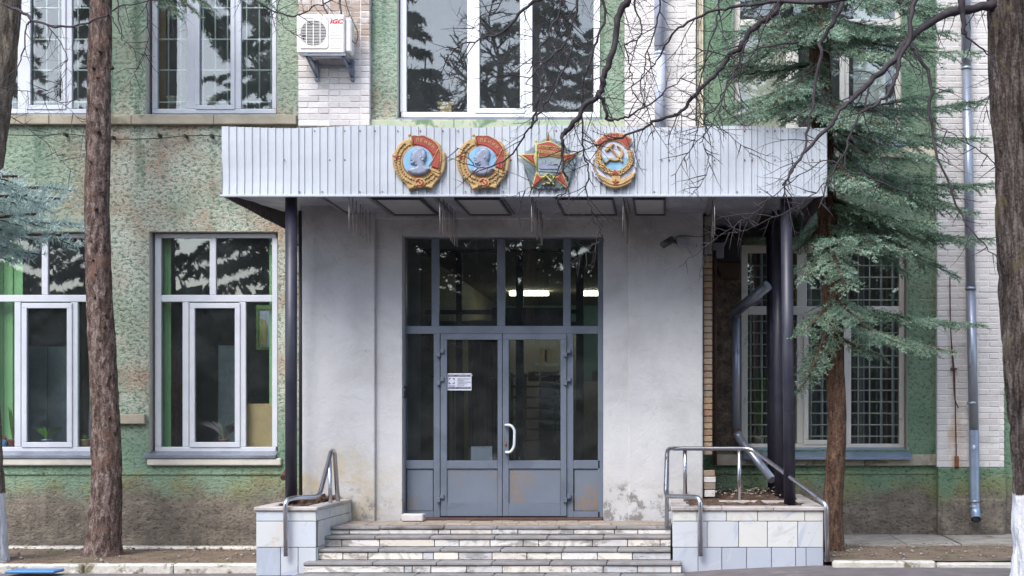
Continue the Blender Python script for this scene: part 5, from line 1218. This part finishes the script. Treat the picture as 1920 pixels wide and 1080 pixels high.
def spruce_branch(nd, st, p0, p1, r0, lat, r, sag=.12, step=.075, nl=.024, tipup=.06):
    p0, p1 = Vector(p0), Vector(p1); ax = p1-p0; L = ax.length
    up = Vector((0, 0, 1)); side = ax.cross(up).normalized(); n = max(4, int(L/.12))
    P = []
    for i in range(n+1):
        t = i/n; P.append(p0+ax*t+up*(-sag*L*math.sin(math.pi*t)*.8+tipup*L*t*t*0)+side*(.03*L*mnoise.noise(Vector((t*3, p1.x*3, p1.z*3)))))
    st.tube(P, [r0*(1-.8*i/n)+.002 for i in range(n+1)], 5)
    def at(t): f = t*n; i = min(n-1, int(f)); return P[i].lerp(P[i+1], f-i), (P[i+1]-P[i]).normalized()
    s_ = .10*L
    nd.add(at(.55)[0], at(.8)[0], nl); nd.add(at(.8)[0], P[-1]+at(.99)[1]*.03, nl)
    while s_ < L*.985:
        t = s_/L; q, tg = at(t)
        prof = math.sin(math.pi*min(1, (t+.10)/1.0)*.92)**.6 * (1-.40*t)
        for sg_ in (-1, 1):
            if r.random() < .10: continue
            ll = lat*prof*r.uniform(.6, 1.15)+.04
            dr = (tg*r.uniform(.55, .8)+side*sg_*r.uniform(.55, .85)+up*r.uniform(-.30, .10)).normalized()
            e = q+dr*ll+up*(-.10*ll); m = q.lerp(e, .5)+up*.03*ll
            st.tube([q, m, e], [.0035, .0028, .0015], 3, cap=False)
            if t > .22 or ll > .1: nd.add(q.lerp(m, .4 if t < .4 else 0), m, nl); nd.add(m, e+dr*.02, nl)
            # second-order shoots
            u = .045
            sd2 = dr.cross(up).normalized()
            while u < ll*.93:
                w = u/ll; b = (q.lerp(m, w*2) if w < .5 else m.lerp(e, w*2-1))
                for s2 in (-1, 1):
                    if r.random() < .18: continue
                    l2 = (.035+.30*ll*(1-w)**.8)*r.uniform(.6, 1.1); d2 = (dr*r.uniform(.6, .9)+sd2*s2*r.uniform(.5, .8)+up*r.uniform(-.45, .45)).normalized()
                    nd.add(b, b+d2*l2, nl*.95)
                u += r.uniform(.04, .06)
        s_ += step*r.uniform(.75, 1.25)
def trunk_mesh(pts, rad, n, steps, seed, amp=.07, freq=9.0, groove=1.0):
    P = curve_pts(pts, steps); m = len(P); k = len(rad)
    R = [np.interp(i/(m-1), [j/(k-1) for j in range(k)], rad) for i in range(m)]
    def rf(i, j, r_):
        a = 2*math.pi*j/n; z = P[i].z
        v = mnoise.noise(Vector((math.cos(a)*freq*.28+seed, math.sin(a)*freq*.28, z*freq*.16)))
        v2 = abs(mnoise.noise(Vector((math.cos(a)*freq*.9+seed, math.sin(a)*freq*.9, z*freq*.35))))
        return r_*(1+amp*v*1.2-amp*groove*(1-min(1, v2*3.2))*.9)
    return MB().tube(P, R, n, rfun=rf)
# -- spruce trunk left of the entrance
d1 = 17.2
SP1 = thing('spruce_tree', 'tall bare spruce trunk with flaky bark between the two lower left windows', 'tree', W(193, 1042, d1))
tp = [W(190, 1055, d1), W(193, 1030, d1), W(196, 985, d1), W(200, 900, d1), W(199, 820, d1), W(194, 700, d1), W(189, 600, d1), W(184, 500, d1), W(182, 400, d1), W(184, 280, d1), W(186, 150, d1), W(189, 40, d1), W(190, -150, d1), W(190, -500, d1)]
trunk_mesh(tp, [.27, .225, .19, .172, .168, .160, .152, .148, .143, .140, .132, .128, .12, .10], 56, 14, 1.0, .085, 11).build('trunk', M['bark_red'], SP1)
r = random.Random(4)
for px, py in ((182, 145), (181, 203), (184, 246), (171, 303), (190, 360), (180, 392), (198, 337), (209, 127), (176, 488), (180, 515), (178, 557), (197, 590), (195, 612), (204, 705), (204, 782), (187, 655), (214, 810), (186, 96), (176, 128), (172, 452)):
    q = W(px, py, d1-.145); xx = (px-190)/24
    s_ = MB().tube([q+Vector((0, .03, 0)), q+Vector((.02*xx, -.012-.02*r.random(), .004))], [r.uniform(.016, .024), r.uniform(.010, .016)], 9); s_.build('branch_stub', M['bark_brown'], SP1)
nd = Needles(); stm = MB(); r = random.Random(8)
for tip, ti in (((392, 12, 16.9), 0), ((335, 30, 16.6), 1), ((372, 26, 16.75), 0), ((310, 12, 16.8), 1), ((505, 8, 16.9), 2), ((470, -18, 17.0), 2), ((250, -40, 16.3), 3), ((20, -60, 16.6), 4), ((440, -30, 16.8), 5)):
    spruce_branch(nd, stm, W(190, -150-20*ti, d1), W(*tip), .022, .45, r, .02)
nd.build('needles', M['needle_green'], SP1, 220, .0042); stm.build('limbs', M['bark_brown'], SP1)
# -- spruce to the right of the canopy
d2 = 16.3
SP2 = thing('spruce_tree', 'bluish green spruce with layered boughs reaching over the right end of the canopy', 'tree', W(1562, 1035, d2))
tp = [W(1556, 1050, d2), W(1560, 1020, d2), W(1560, 960, d2), W(1566, 880, d2), W(1570, 800, d2), W(1566, 700, d2), W(1562, 600, d2), W(1556, 480, d2), W(1548, 350, d2), W(1540, 200, d2), W(1534, 0, d2), W(1530, -300, d2), W(1528, -700, d2)]
trunk_mesh(tp, [.19, .145, .118, .108, .104, .106, .11, .11, .115, .12, .11, .08, .02], 40, 12, 5.0, .08, 11).build('trunk', M['bark_brown'], SP2)
nd = Needles(); stm = MB(); r = random.Random(12)
def tx(py): return np.interp(py, [-700, -300, 0, 200, 350, 480, 600, 700, 800, 1000], [1528, 1530, 1534, 1540, 1548, 1556, 1562, 1566, 1570, 1560])
# (start y, tip x, tip y, tip depth offset, lateral reach)
bs = [(575, 1838, 608, .15, .50), (590, 1720, 655, -.75, .50), (600, 1790, 660, -.35, .42), (575, 1500, 625, -.7, .42), (610, 1515, 700, -.5, .36), (625, 1500, 735, -.35, .30), (560, 1620, 600, -1.0, .42), (640, 1655, 668, -.4, .34),
      (470, 1500, 505, -.35, .36), (450, 1590, 545, -1.1, .40), (430, 1700, 470, -.8, .50), (400, 1868, 450, .2, .55), (380, 1800, 520, .5, .48), (385, 1760, 420, -.6, .50), (420, 1495, 470, .35, .30), (455, 1610, 470, -1.0, .40),
      (330, 1875, 345, .25, .55), (300, 1830, 400, -.4, .52), (310, 1700, 380, -1.0, .52), (290, 1620, 350, -1.2, .45), (335, 1750, 330, .6, .5),
      (215, 1860, 185, .3, .55), (230, 1845, 260, -.5, .55), (235, 1760, 300, -.9, .52), (200, 1690, 240, -1.2, .50), (180, 1600, 225, -1.2, .42),
      (150, 1330, 205, -.5, .50), (130, 1320, 140, .3, .50), (165, 1400, 220, -.95, .50), (190, 1350, 225, .2, .42), (120, 1455, 190, -1.2, .45), (175, 1480, 228, -.8, .36),
      (60, 1312, 125, -.1, .5), (40, 1350, 60, -.7, .5), (20, 1420, 90, -1.1, .48), (70, 1840, 100, -.3, .55), (40, 1780, 60, -.9, .5), (80, 1700, 110, -1.1, .5), (20, 1560, 70, -1.3, .5), (-20, 1820, 20, .2, .55), (-40, 1350, 0, .1, .5), (-60, 1480, 10, -1.1, .5), (-50, 1680, 10, -1.0, .5), (-90, 1760, -40, -.2, .5), (-100, 1400, -50, -.3, .5), (-120, 1560, -60, -1.0, .5),
      (110, 1640, 60, .9, .45), (260, 1660, 300, .9, .45), (100, 1430, 60, .9, .45), (370, 1640, 430, 1.0, .4), (-10, 1500, -30, 1.0, .4)]
for sy, txp, typ, dd_, lt_ in bs:
    sy0 = sy - 14
    spruce_branch(nd, stm, W(tx(sy0), sy0, d2), W(txp, typ, d2+dd_), .020, lt_*.92, r, .05, .062)
    if sy < 560: spruce_branch(nd, stm, W(tx(sy0), sy0, d2), W(tx(sy0)+(txp-tx(sy0))*r.uniform(.55, .85), typ+r.uniform(-34, 26), d2+dd_+r.uniform(-.35, .35)), .016, lt_*.8, r, .05, .07)
r2 = random.Random(31)
for z in np.arange(7.0, 11.0, .33):
    for k in range(5):
        a = r2.uniform(0, 6.28); R_ = (11.3-z)*.36*r2.uniform(.8, 1.1); px_ = tx(CY-(z-EZ)*F/d2); q = Vector((WX(px_, d2), d2, z)); spruce_branch(nd, stm, q, q+Vector((R_*math.cos(a), R_*math.sin(a)*.8, -.15*R_)), .018, .36, r2, .04, .13)
nd.build('needles', M['needle_green'], SP2, 200, .0044); stm.build('limbs', M['bark_brown'], SP2)
# -- blue spruce whose bough tips reach in from the left edge
d3 = 4.6
SP3 = thing('blue_spruce', 'pale blue spruce reaching in from the left edge with its bough tips', 'tree', (WX(-420, d3), d3, 0))
trunk_mesh([Vector((WX(-420, d3), d3, z)) for z in (-.05, .6, 2, 3.5, 5, 7)], [.16, .13, .11, .09, .06, .02], 24, 8, 2.0).build('trunk', M['bark_brown'], SP3)
nd = Needles(); stm = MB(); r = random.Random(22)
SPT = ((330, (112, 372, 9.4)), (310, (30, 330, 9.1)), (380, (128, 418, 9.2)), (420, (60, 400, 9.0)), (440, (40, 472, 9.3)), (350, (70, 385, 9.6)), (450, (-60, 520, 9.2)), (250, (-40, 240, 9.2)), (150, (-60, 140, 9.3)), (560, (-50, 640, 9.3)), (700, (-60, 760, 9.3)), (40, (-90, 20, 9.3)), (345, (90, 350, 9.2)), (400, (110, 440, 9.1)), (430, (20, 440, 9.5)), (360, (45, 365, 9.0)), (380, (20, 395, 9.4)))
for sy, tp_ in SPT:
    tp_ = (tp_[0], tp_[1], tp_[2]-4.8)
    spruce_branch(nd, stm, W(-420, sy, d3), W(*tp_), .010, .15, r, .02, .06, .027)
nd.build('needles', M['needle_blue'], SP3, 560, .0017, fwd=.45); stm.build('limbs', M['bark_brown'], SP3)

# -- lime trees with bare branches
def limb(mb, pts, r0, r1, n=7, steps=5, wig=.012, seed=0):
    P = curve_pts(pts, steps); m = len(P)
    P = [p + Vector((mnoise.noise(p*4+Vector((seed, 0, 0))), mnoise.noise(p*4+Vector((0, seed, 5))), mnoise.noise(p*4+Vector((5, 0, seed)))))*wig for p in P]
    rj = random.Random(seed*7+3); P = [p + Vector((rj.uniform(-1, 1), rj.uniform(-1, 1), rj.uniform(-1, 1)))*.011 for p in P]
    mb.tube(P, [(r0+(r1-r0)*(i/(m-1))**.8)*rj.uniform(.9, 1.12) for i in range(m)], n, sm=True); return P
def twig(mb, p, d, L, rad, r, lvl):
    n = max(3, int(L/.07)); P = [p]; d = d.normalized(); bend = Vector((r.uniform(-1, 1), r.uniform(-.5, .5), r.uniform(-.9, .7)))*.16
    for i in range(n):
        d = (d + bend*.35 + Vector((r.uniform(-1, 1), r.uniform(-.6, .6), r.uniform(-1, 1)))*.20).normalized(); P.append(P[-1]+d*(L/n))
    mb.tube(P, [rad*(1-.75*i/n) for i in range(n+1)], 4 if rad > .004 else 3, cap=False)
    if lvl > 0:
        for i in range(1, n):
            if r.random() < (.62 if lvl > 1 else .55):
                sgn = r.choice((-1, 1)); q = Vector((-d.z*sgn, r.uniform(-.5, .5), d.x*sgn)); dd_ = ((P[min(i+1, n)]-P[i]).normalized()*r.uniform(.5, 1)+q*r.uniform(.5, 1.0)).normalized()
                twig(mb, P[i], dd_, L*r.uniform(.22, .5)*(1-.4*i/n), max(.0021, rad*.62), r, lvl-1)
def sprout(mb, P, r, every=.13, Lm=.5, rad=.0045, start=.05, lvl=2):
    acc = 0; tot = sum((P[i+1]-P[i]).length for i in range(len(P)-1)); run = 0
    for i in range(len(P)-1):
        seg = (P[i+1]-P[i]).length; acc += seg; run += seg
        if run < start*tot: continue
        while acc > every:
            acc -= every*r.uniform(.6, 1.4); t = (P[i+1]-P[i]).normalized(); sgn = r.choice((-1, 1)); q = Vector((-t.z*sgn, r.uniform(-.5, .5), t.x*sgn))
            d = (t*r.uniform(.3, 1)+q*r.uniform(.6, 1.1)+Vector((0, 0, -.18))).normalized()
            twig(mb, P[i], d, Lm*r.uniform(.35, 1.1), rad*r.uniform(.6, 1.1), r, lvl)
d4 = 12.0
LT = thing('lime_tree', 'big bare lime tree with whitewashed foot at the right edge, branches over the canopy', 'tree', W(1960, 1160, d4))
tp = [Vector((WX(1962, d4), d4, -.05)), W(1960, 1060, d4), W(1957, 900, d4), W(1943, 700, d4), W(1927, 500, d4), W(1908, 300, d4), W(1894, 150, d4), W(1887, 0, d4), W(1882, -200, d4), W(1875, -500, d4)]
trunk_mesh(tp, [.33, .275, .262, .255, .235, .195, .18, .172, .165, .15], 80, 20, 3.0, .15, 9).build('trunk', M['bark_lime'], LT)
tp = [W(1966, 800, d4-.04), W(1968, 650, d4-.06), W(1968, 450, d4-.06), W(1963, 250, d4-.06), W(1962, 0, d4-.06), W(1970, -300, d4-.06)]
trunk_mesh(tp, [.16, .21, .22, .225, .22, .2], 60, 18, 9.0, .15, 9).build('second_stem', M['bark_lime'], LT)
limbs = MB(); tw = MB(); r = random.Random(77)
def L_(pts, r0, r1, ds=(12.0, 12.0), seed=0, every=.15, Lm=.45, lvl=2, start=.05, wig=.03):
    n = len(pts); P = limb(limbs, [W(x, y, ds[0]+(ds[1]-ds[0])*i/(n-1)) for i, (x, y) in enumerate(pts)], r0, r1, 7 if r0 > .02 else 5, 5, wig, seed)
    if every: sprout(tw, P, r, every*.6, Lm, .005, start, lvl)
    return P
L_([(1890,10),(1850,14),(1818,17),(1770,31),(1726,56),(1696,81),(1674,115),(1637,148),(1607,181),(1585,196),(1559,237),(1525,275),(1489,315),(1467,352)], .044, .008, (12, 11.0), 1, .16, .45)
L_([(1520,-60),(1471,0),(1447,24),(1420,49),(1400,69),(1387,89),(1367,107),(1338,142),(1302,184),(1268,215),(1224,230),(1187,252),(1150,262)], .034, .008, (12, 12.2), 2, .14, .45)
L_([(1590,-50),(1578,2),(1562,42),(1538,76),(1538,102),(1527,169),(1515,240),(1498,300),(1482,322),(1468,372)], .024, .006, (12, 11.6), 3, .16, .4)
L_([(1190,-60),(1176,0),(1157,37),(1146,104),(1131,148),(1124,174),(1098,193),(1076,233),(1055,252)], .032, .020, (12, 12), 4, .13, .5)
L_([(1055,252),(1057,280),(1057,315),(1068,335),(1062,360),(1040,372)], .018, .004, (12, 12), 5, .12, .3)
L_([(1124,174),(1136,200),(1140,222),(1165,217),(1190,212),(1240,180),(1290,135)], .018, .004, (12, 12), 6, .12, .45)
L_([(1720,-20),(1560,2),(1450,4),(1387,11),(1339,22),(1283,48),(1254,78),(1225,120),(1200,150)], .022, .004, (11.6, 12.4), 7, .14, .5)
L_([(1500,80),(1430,90),(1372,104),(1330,98),(1300,88)], .010, .004, (12, 12), 8, .14, .35)
L_([(1100,-60),(1085,0),(1070,50),(1057,85),(1030,108),(1000,140),(985,160)], .014, .004, (11.4, 11.4), 9, .11, .5)
L_([(1060,-60),(1054,7),(1035,48),(1020,80),(1005,100),(990,140)], .011, .004, (11, 11), 10, .12, .4)
L_([(1060,-70),(1020,-8),(1000,7),(959,44),(935,68),(915,70),(885,78),(855,95),(833,115)], .020, .003, (12, 12.2), 11, .12, .42)
L_([(1010,180),(1003,210),(996,238),(975,268),(950,300),(915,315),(890,310),(880,288),(860,275)], .012, .003, (12, 12.3), 12, .12, .28)
L_([(1080,60),(1060,120),(1030,180),(1012,215),(996,240)], .008, .010, (12, 12), 13, .13, .4)
L_([(1192,-40),(1191,0),(1200,44),(1198,74),(1172,89),(1180,120),(1187,148),(1186,176)], .010, .004, (12, 12), 14, .13, .4)
L_([(1120,-40),(1135,30),(1110,90),(1095,150),(1091,207),(1091,252),(1098,296),(1102,333),(1098,359),(1108,395),(1120,425),(1128,445)], .012, .004, (12, 12.4), 15, .12, .35)
L_([(1128,445),(1108,465),(1090,480),(1073,500)], .004, .002, (12.4, 12.4), 16, .06, .16, 1)
L_([(1637,148),(1624,185),(1622,200),(1624,222),(1644,281),(1663,333)], .010, .003, (11.7, 11.4), 17, .14, .35)
L_([(1700,78),(1722,96),(1744,152),(1744,207),(1755,281),(1789,370),(1812,420),(1850,462),(1878,490)], .020, .004, (12, 11.4), 18, .15, .35)
L_([(1726,-40),(1718,0),(1704,74),(1685,122),(1670,163),(1640,195),(1611,218),(1585,274),(1555,333),(1533,389)], .024, .005, (11.6, 11.2), 19, .15, .4)
L_([(1800,-40),(1804,0),(1806,30),(1807,66)], .045, .012, (11.6, 11.6), 20, 0)
L_([(1807,40),(1812,70),(1850,100),(1870,140),(1850,190),(1845,230)], .010, .003, (11.6, 11.6), 21, .15, .3)
L_([(1400,70),(1385,120),(1360,165),(1340,200),(1318,215),(1322,240),(1315,270)], .010, .004, (12, 12), 22, .13, .35)
L_([(1360,-40),(1345,20),(1335,60),(1322,130),(1308,180),(1314,225),(1302,260),(1285,300)], .010, .003, (12, 12), 23, .13, .35)
L_([(1250,-40),(1235,20),(1222,70),(1210,130),(1200,160),(1215,215),(1225,260)], .009, .003, (12, 12), 24, .13, .4)
L_([(1315,270),(1330,310),(1310,350),(1290,372)], .005, .002, (12, 12), 25, .09, .25, 1)
L_([(1700,360),(1600,320),(1560,300),(1500,330),(1440,378),(1375,425),(1310,470),(1275,500)], .006, .002, (11, 11), 26, .12, .3, 1)
L_([(1560,330),(1540,350),(1500,380),(1450,408),(1400,432),(1345,440)], .005, .002, (11, 11), 27, .1, .22, 1)
L_([(1150,262),(1110,275),(1075,300),(1040,335),(1000,350),(960,372)], .006, .002, (12.2, 12.2), 28, .1, .3)
L_([(1268,215),(1300,222),(1340,236),(1380,262),(1410,300)], .006, .002, (12, 12), 29, .12, .3)
L_([(1480,-30),(1440,30),(1410,100),(1360,170),(1335,230),(1290,290),(1260,330)], .007, .003, (11.3, 11.6), 30, .13, .4)
L_([(960,-30),(930,20),(900,30),(880,60)], .006, .002, (12, 12), 31, .12, .35)
L_([(1880,320),(1850,290),(1800,260),(1760,235),(1700,215)], .006, .002, (11.6, 11.4), 32, .14, .3)
limbs.build('limbs', M['twig'], LT, 'stuff'); tw.build('twigs', M['twig'], LT, 'stuff')
d5 = 16.5
LG = thing('lime_tree', 'grey lime tree with whitewashed foot mostly outside the left edge', 'tree', (WX(-30, d5), d5, .05))
tp = [W(-30, 1075, d5), W(-32, 1030, d5), W(-36, 925, d5), W(-46, 750, d5), W(-48, 600, d5), W(-44, 450, d5), W(-36, 318, d5), W(-22, 200, d5), W(-12, 100, d5), W(-7, 0, d5), W(-8, -200, d5), W(-10, -500, d5)]
trunk_mesh(tp, [.30, .258, .25, .245, .24, .24, .24, .245, .25, .255, .24, .2], 64, 16, 6.0, .08, 9).build('trunk', M['bark_grey'], LG)
limbs = MB(); tw = MB(); r = random.Random(5)
L_([(10,8),(33,15),(59,37),(93,48),(148,46),(185,35),(222,11),(280,2),(360,-10)], .020, .005, (16.2, 15.0), 41, .2, .5, 1)
L_([(59,37),(48,52),(37,111),(22,148),(10,190)], .012, .004, (16, 15.6), 42, .2, .5, 1)
L_([(280,-30),(274,11),(276,74),(262,120),(252,141),(225,175)], .008, .002, (15, 15), 43, .14, .3, 1)
L_([(190,-40),(196,0),(212,40),(230,74)], .012, .004, (15, 15), 44, 0)
L_([(215,-40),(222,10),(226,40),(231,78)], .009, .005, (14.6, 14.6), 47, 0)
L_([(230,74),(255,95),(272,110)], .005, .003, (15, 15), 45, .1, .2, 1)
L_([(430,-40),(481,0),(518,22),(560,26),(589,11),(622,2),(660,-30)], .010, .006, (14.4, 14.4), 46, .13, .35, 2)
L_([(-10,190),(17,215),(74,259),(100,280),(115,296),(155,340)], .006, .002, (15, 15), 48, .16, .3, 1)
L_([(-10,160),(30,168),(90,180),(130,205),(165,240)], .006, .002, (15, 15), 49, .14, .4, 1)
L_([(93,48),(120,100),(118,150),(70,175)], .006, .002, (15.5, 15), 50, .14, .4, 2)
L_([(540,-30),(520,30),(545,60),(575,75)], .004, .002, (14.2, 14.2), 51, .12, .25, 1)
limbs.build('limbs', M['twig'], LG, 'stuff'); tw.build('twigs', M['twig'], LG, 'stuff')
# stones and litter at the foot of the walls
lt = MB(); r = random.Random(3)
for i in range(260):
    if r.random() < .55: x, y = r.uniform(-9.2, -4.4), r.choice((r.uniform(17.6, 17.95), r.uniform(16.05, 17.9)))
    else: x, y = r.uniform(1.7, 6.5), r.uniform(15.2, 16.8)
    s_ = r.uniform(.008, .028); z = (.075+.03*(y-16)/2 if x < 0 else .205+.035*(y-15)/3)
    lt.ell((x, y, z+s_*.3), (s_, s_*.8, s_*.6), r.uniform(-.4, .4), 5, 3)
lt = lt.build('rubble_bits', M['concrete'], None, 'stuff'); tag(lt, 'small pale stones scattered on the soil by the walls', 'gravel')
lt = MB(); r = random.Random(19)
for i in range(1500):
    if r.random() < .5: x, y, z = r.uniform(-9.2, -4.4), r.uniform(16.05, 18.1), .085
    else: x, y, z = r.uniform(1.7, 6.5), r.uniform(15.15, 16.85), .232
    a = r.uniform(0, 6.28); s_ = r.uniform(.01, .04); z += .03*(y-16)/2+r.uniform(0, .012)
    lt.add([(x, y, z), (x+s_*math.cos(a), y+s_*math.sin(a), z+r.uniform(0, .012)), (x+s_*.5*math.cos(a+.9), y+s_*.5*math.sin(a+.9), z+.008)], [(0, 1, 2)])
lt = lt.build('fallen_litter', M['bark_brown'], None, 'stuff'); tag(lt, 'brown fallen leaves and needles on the soil strips by the walls', 'leaf litter')
# -- trees across the street, mirrored in the glass
far = []
def far_spruce(x, y, h, seed):
    t = thing('spruce_tree', 'dark spruce across the street, seen only mirrored in the windows', 'tree', (x, y, 0), 'trees across the street mirrored in the glass')
    MB().tube([Vector((x, y, -.1)), Vector((x, y, h*.5)), Vector((x, y, h))], [.25, .17, .02], 8).build('trunk', M['bark_brown'], t)
    nd = Needles(); st_ = MB(); r = random.Random(seed); z = 1.6
    while z < h-.3:
        for k in range(6):
            a = r.uniform(0, 6.28); R_ = (h-z)*.27*r.uniform(.7, 1.1)+.2; c = Vector((x, y, z)); e = c+Vector((R_*math.cos(a), R_*math.sin(a), -.22*R_))
            ax = e-c; sd_ = ax.cross(Vector((0, 0, 1))).normalized(); nn_ = max(3, int(R_/.3))
            for i in range(1, nn_+1):
                q = c+ax*(i/nn_)
                for s2 in (-1, 0, 1): nd.add(q, q+ax.normalized()*.28+sd_*s2*.4*(1.2-i/nn_)+Vector((0, 0, r.uniform(-.2, 0))), .13)
        z += .42
    nd.build('needles', M['needle_dark'], t, 90, .028); return t
protos = []
for i, (x, y, h) in enumerate(((-7.5, -8, 13), (-2.2, -11, 15), (3.4, -9, 11.5))): protos.append(far_spruce(x, y, h, 50+i))
for i, (x, y) in enumerate(((9, -11), (-13, -12), (-18, -10), (-10, -17), (-5, -18), (0.5, -17), (6, -18), (12, -16), (15, -12), (20, -15), (-24, -14))):
    p_ = protos[i % 3]; c = p_.copy(); COL.objects.link(c); c.location = (x, y, 0); c.scale = (1.3, 1.3, 1.5)
    for ch in p_.children: k = ch.copy(); COL.objects.link(k); k.parent = c
g_ = MB(); r = random.Random(44)  # added leaf mass, placed to keep the bright horizon out of the reflections
for i in range(16000):
    x, y = r.uniform(-45, 45), r.uniform(-34, -22); z = 6.8*r.random(); s_ = r.uniform(.6, 1.4); a, b_ = r.uniform(0, 6.28), r.uniform(-.8, .8); v1_ = Vector((math.cos(a), .3*math.sin(a), math.sin(b_)))*s_; v2_ = Vector((-math.sin(a)*.5, .2, 1))*s_*.8; p = Vector((x, y, z))
    g_.add([p, p+v1_, p+v2_], [(0, 1, 2)])
g_ = g_.build('horizon_blocker', M['needle_dark'], None, 'stuff'); tag(g_, 'added dark leaf mass hiding the bright horizon, seen only mirrored in the glass', 'backdrop')
def far_bare(x, y, h, seed):
    t = thing('bare_tree', 'bare trunk across the street, seen only mirrored in the windows', 'tree', (x, y, 0), 'bare trees across the street mirrored in the glass')
    r = random.Random(seed); MB().tube([Vector((x, y, -.1)), Vector((x+.1, y, h*.5)), Vector((x+.3, y, h))], [.3, .22, .08], 10).build('trunk', M['bark_lime'], t)
    mb = MB()
    for k in range(26):
        z = h*r.uniform(.25, .98); a = r.uniform(0, 6.28); p = Vector((x+.3*z/h, y, z)); d = Vector((math.cos(a), math.sin(a)*.6, r.uniform(.1, .9))); twig(mb, p, d, r.uniform(1.6, 3.4), .05, r, 2)
    mb.build('limbs', M['twig'], t)
far_bare(.6, -2.5, 11, 1); far_bare(-5.0, -4, 12, 2); far_bare(5.4, -3.5, 11, 3); far_bare(-8.5, -4.5, 13, 4); far_bare(9.0, -4, 12, 5)
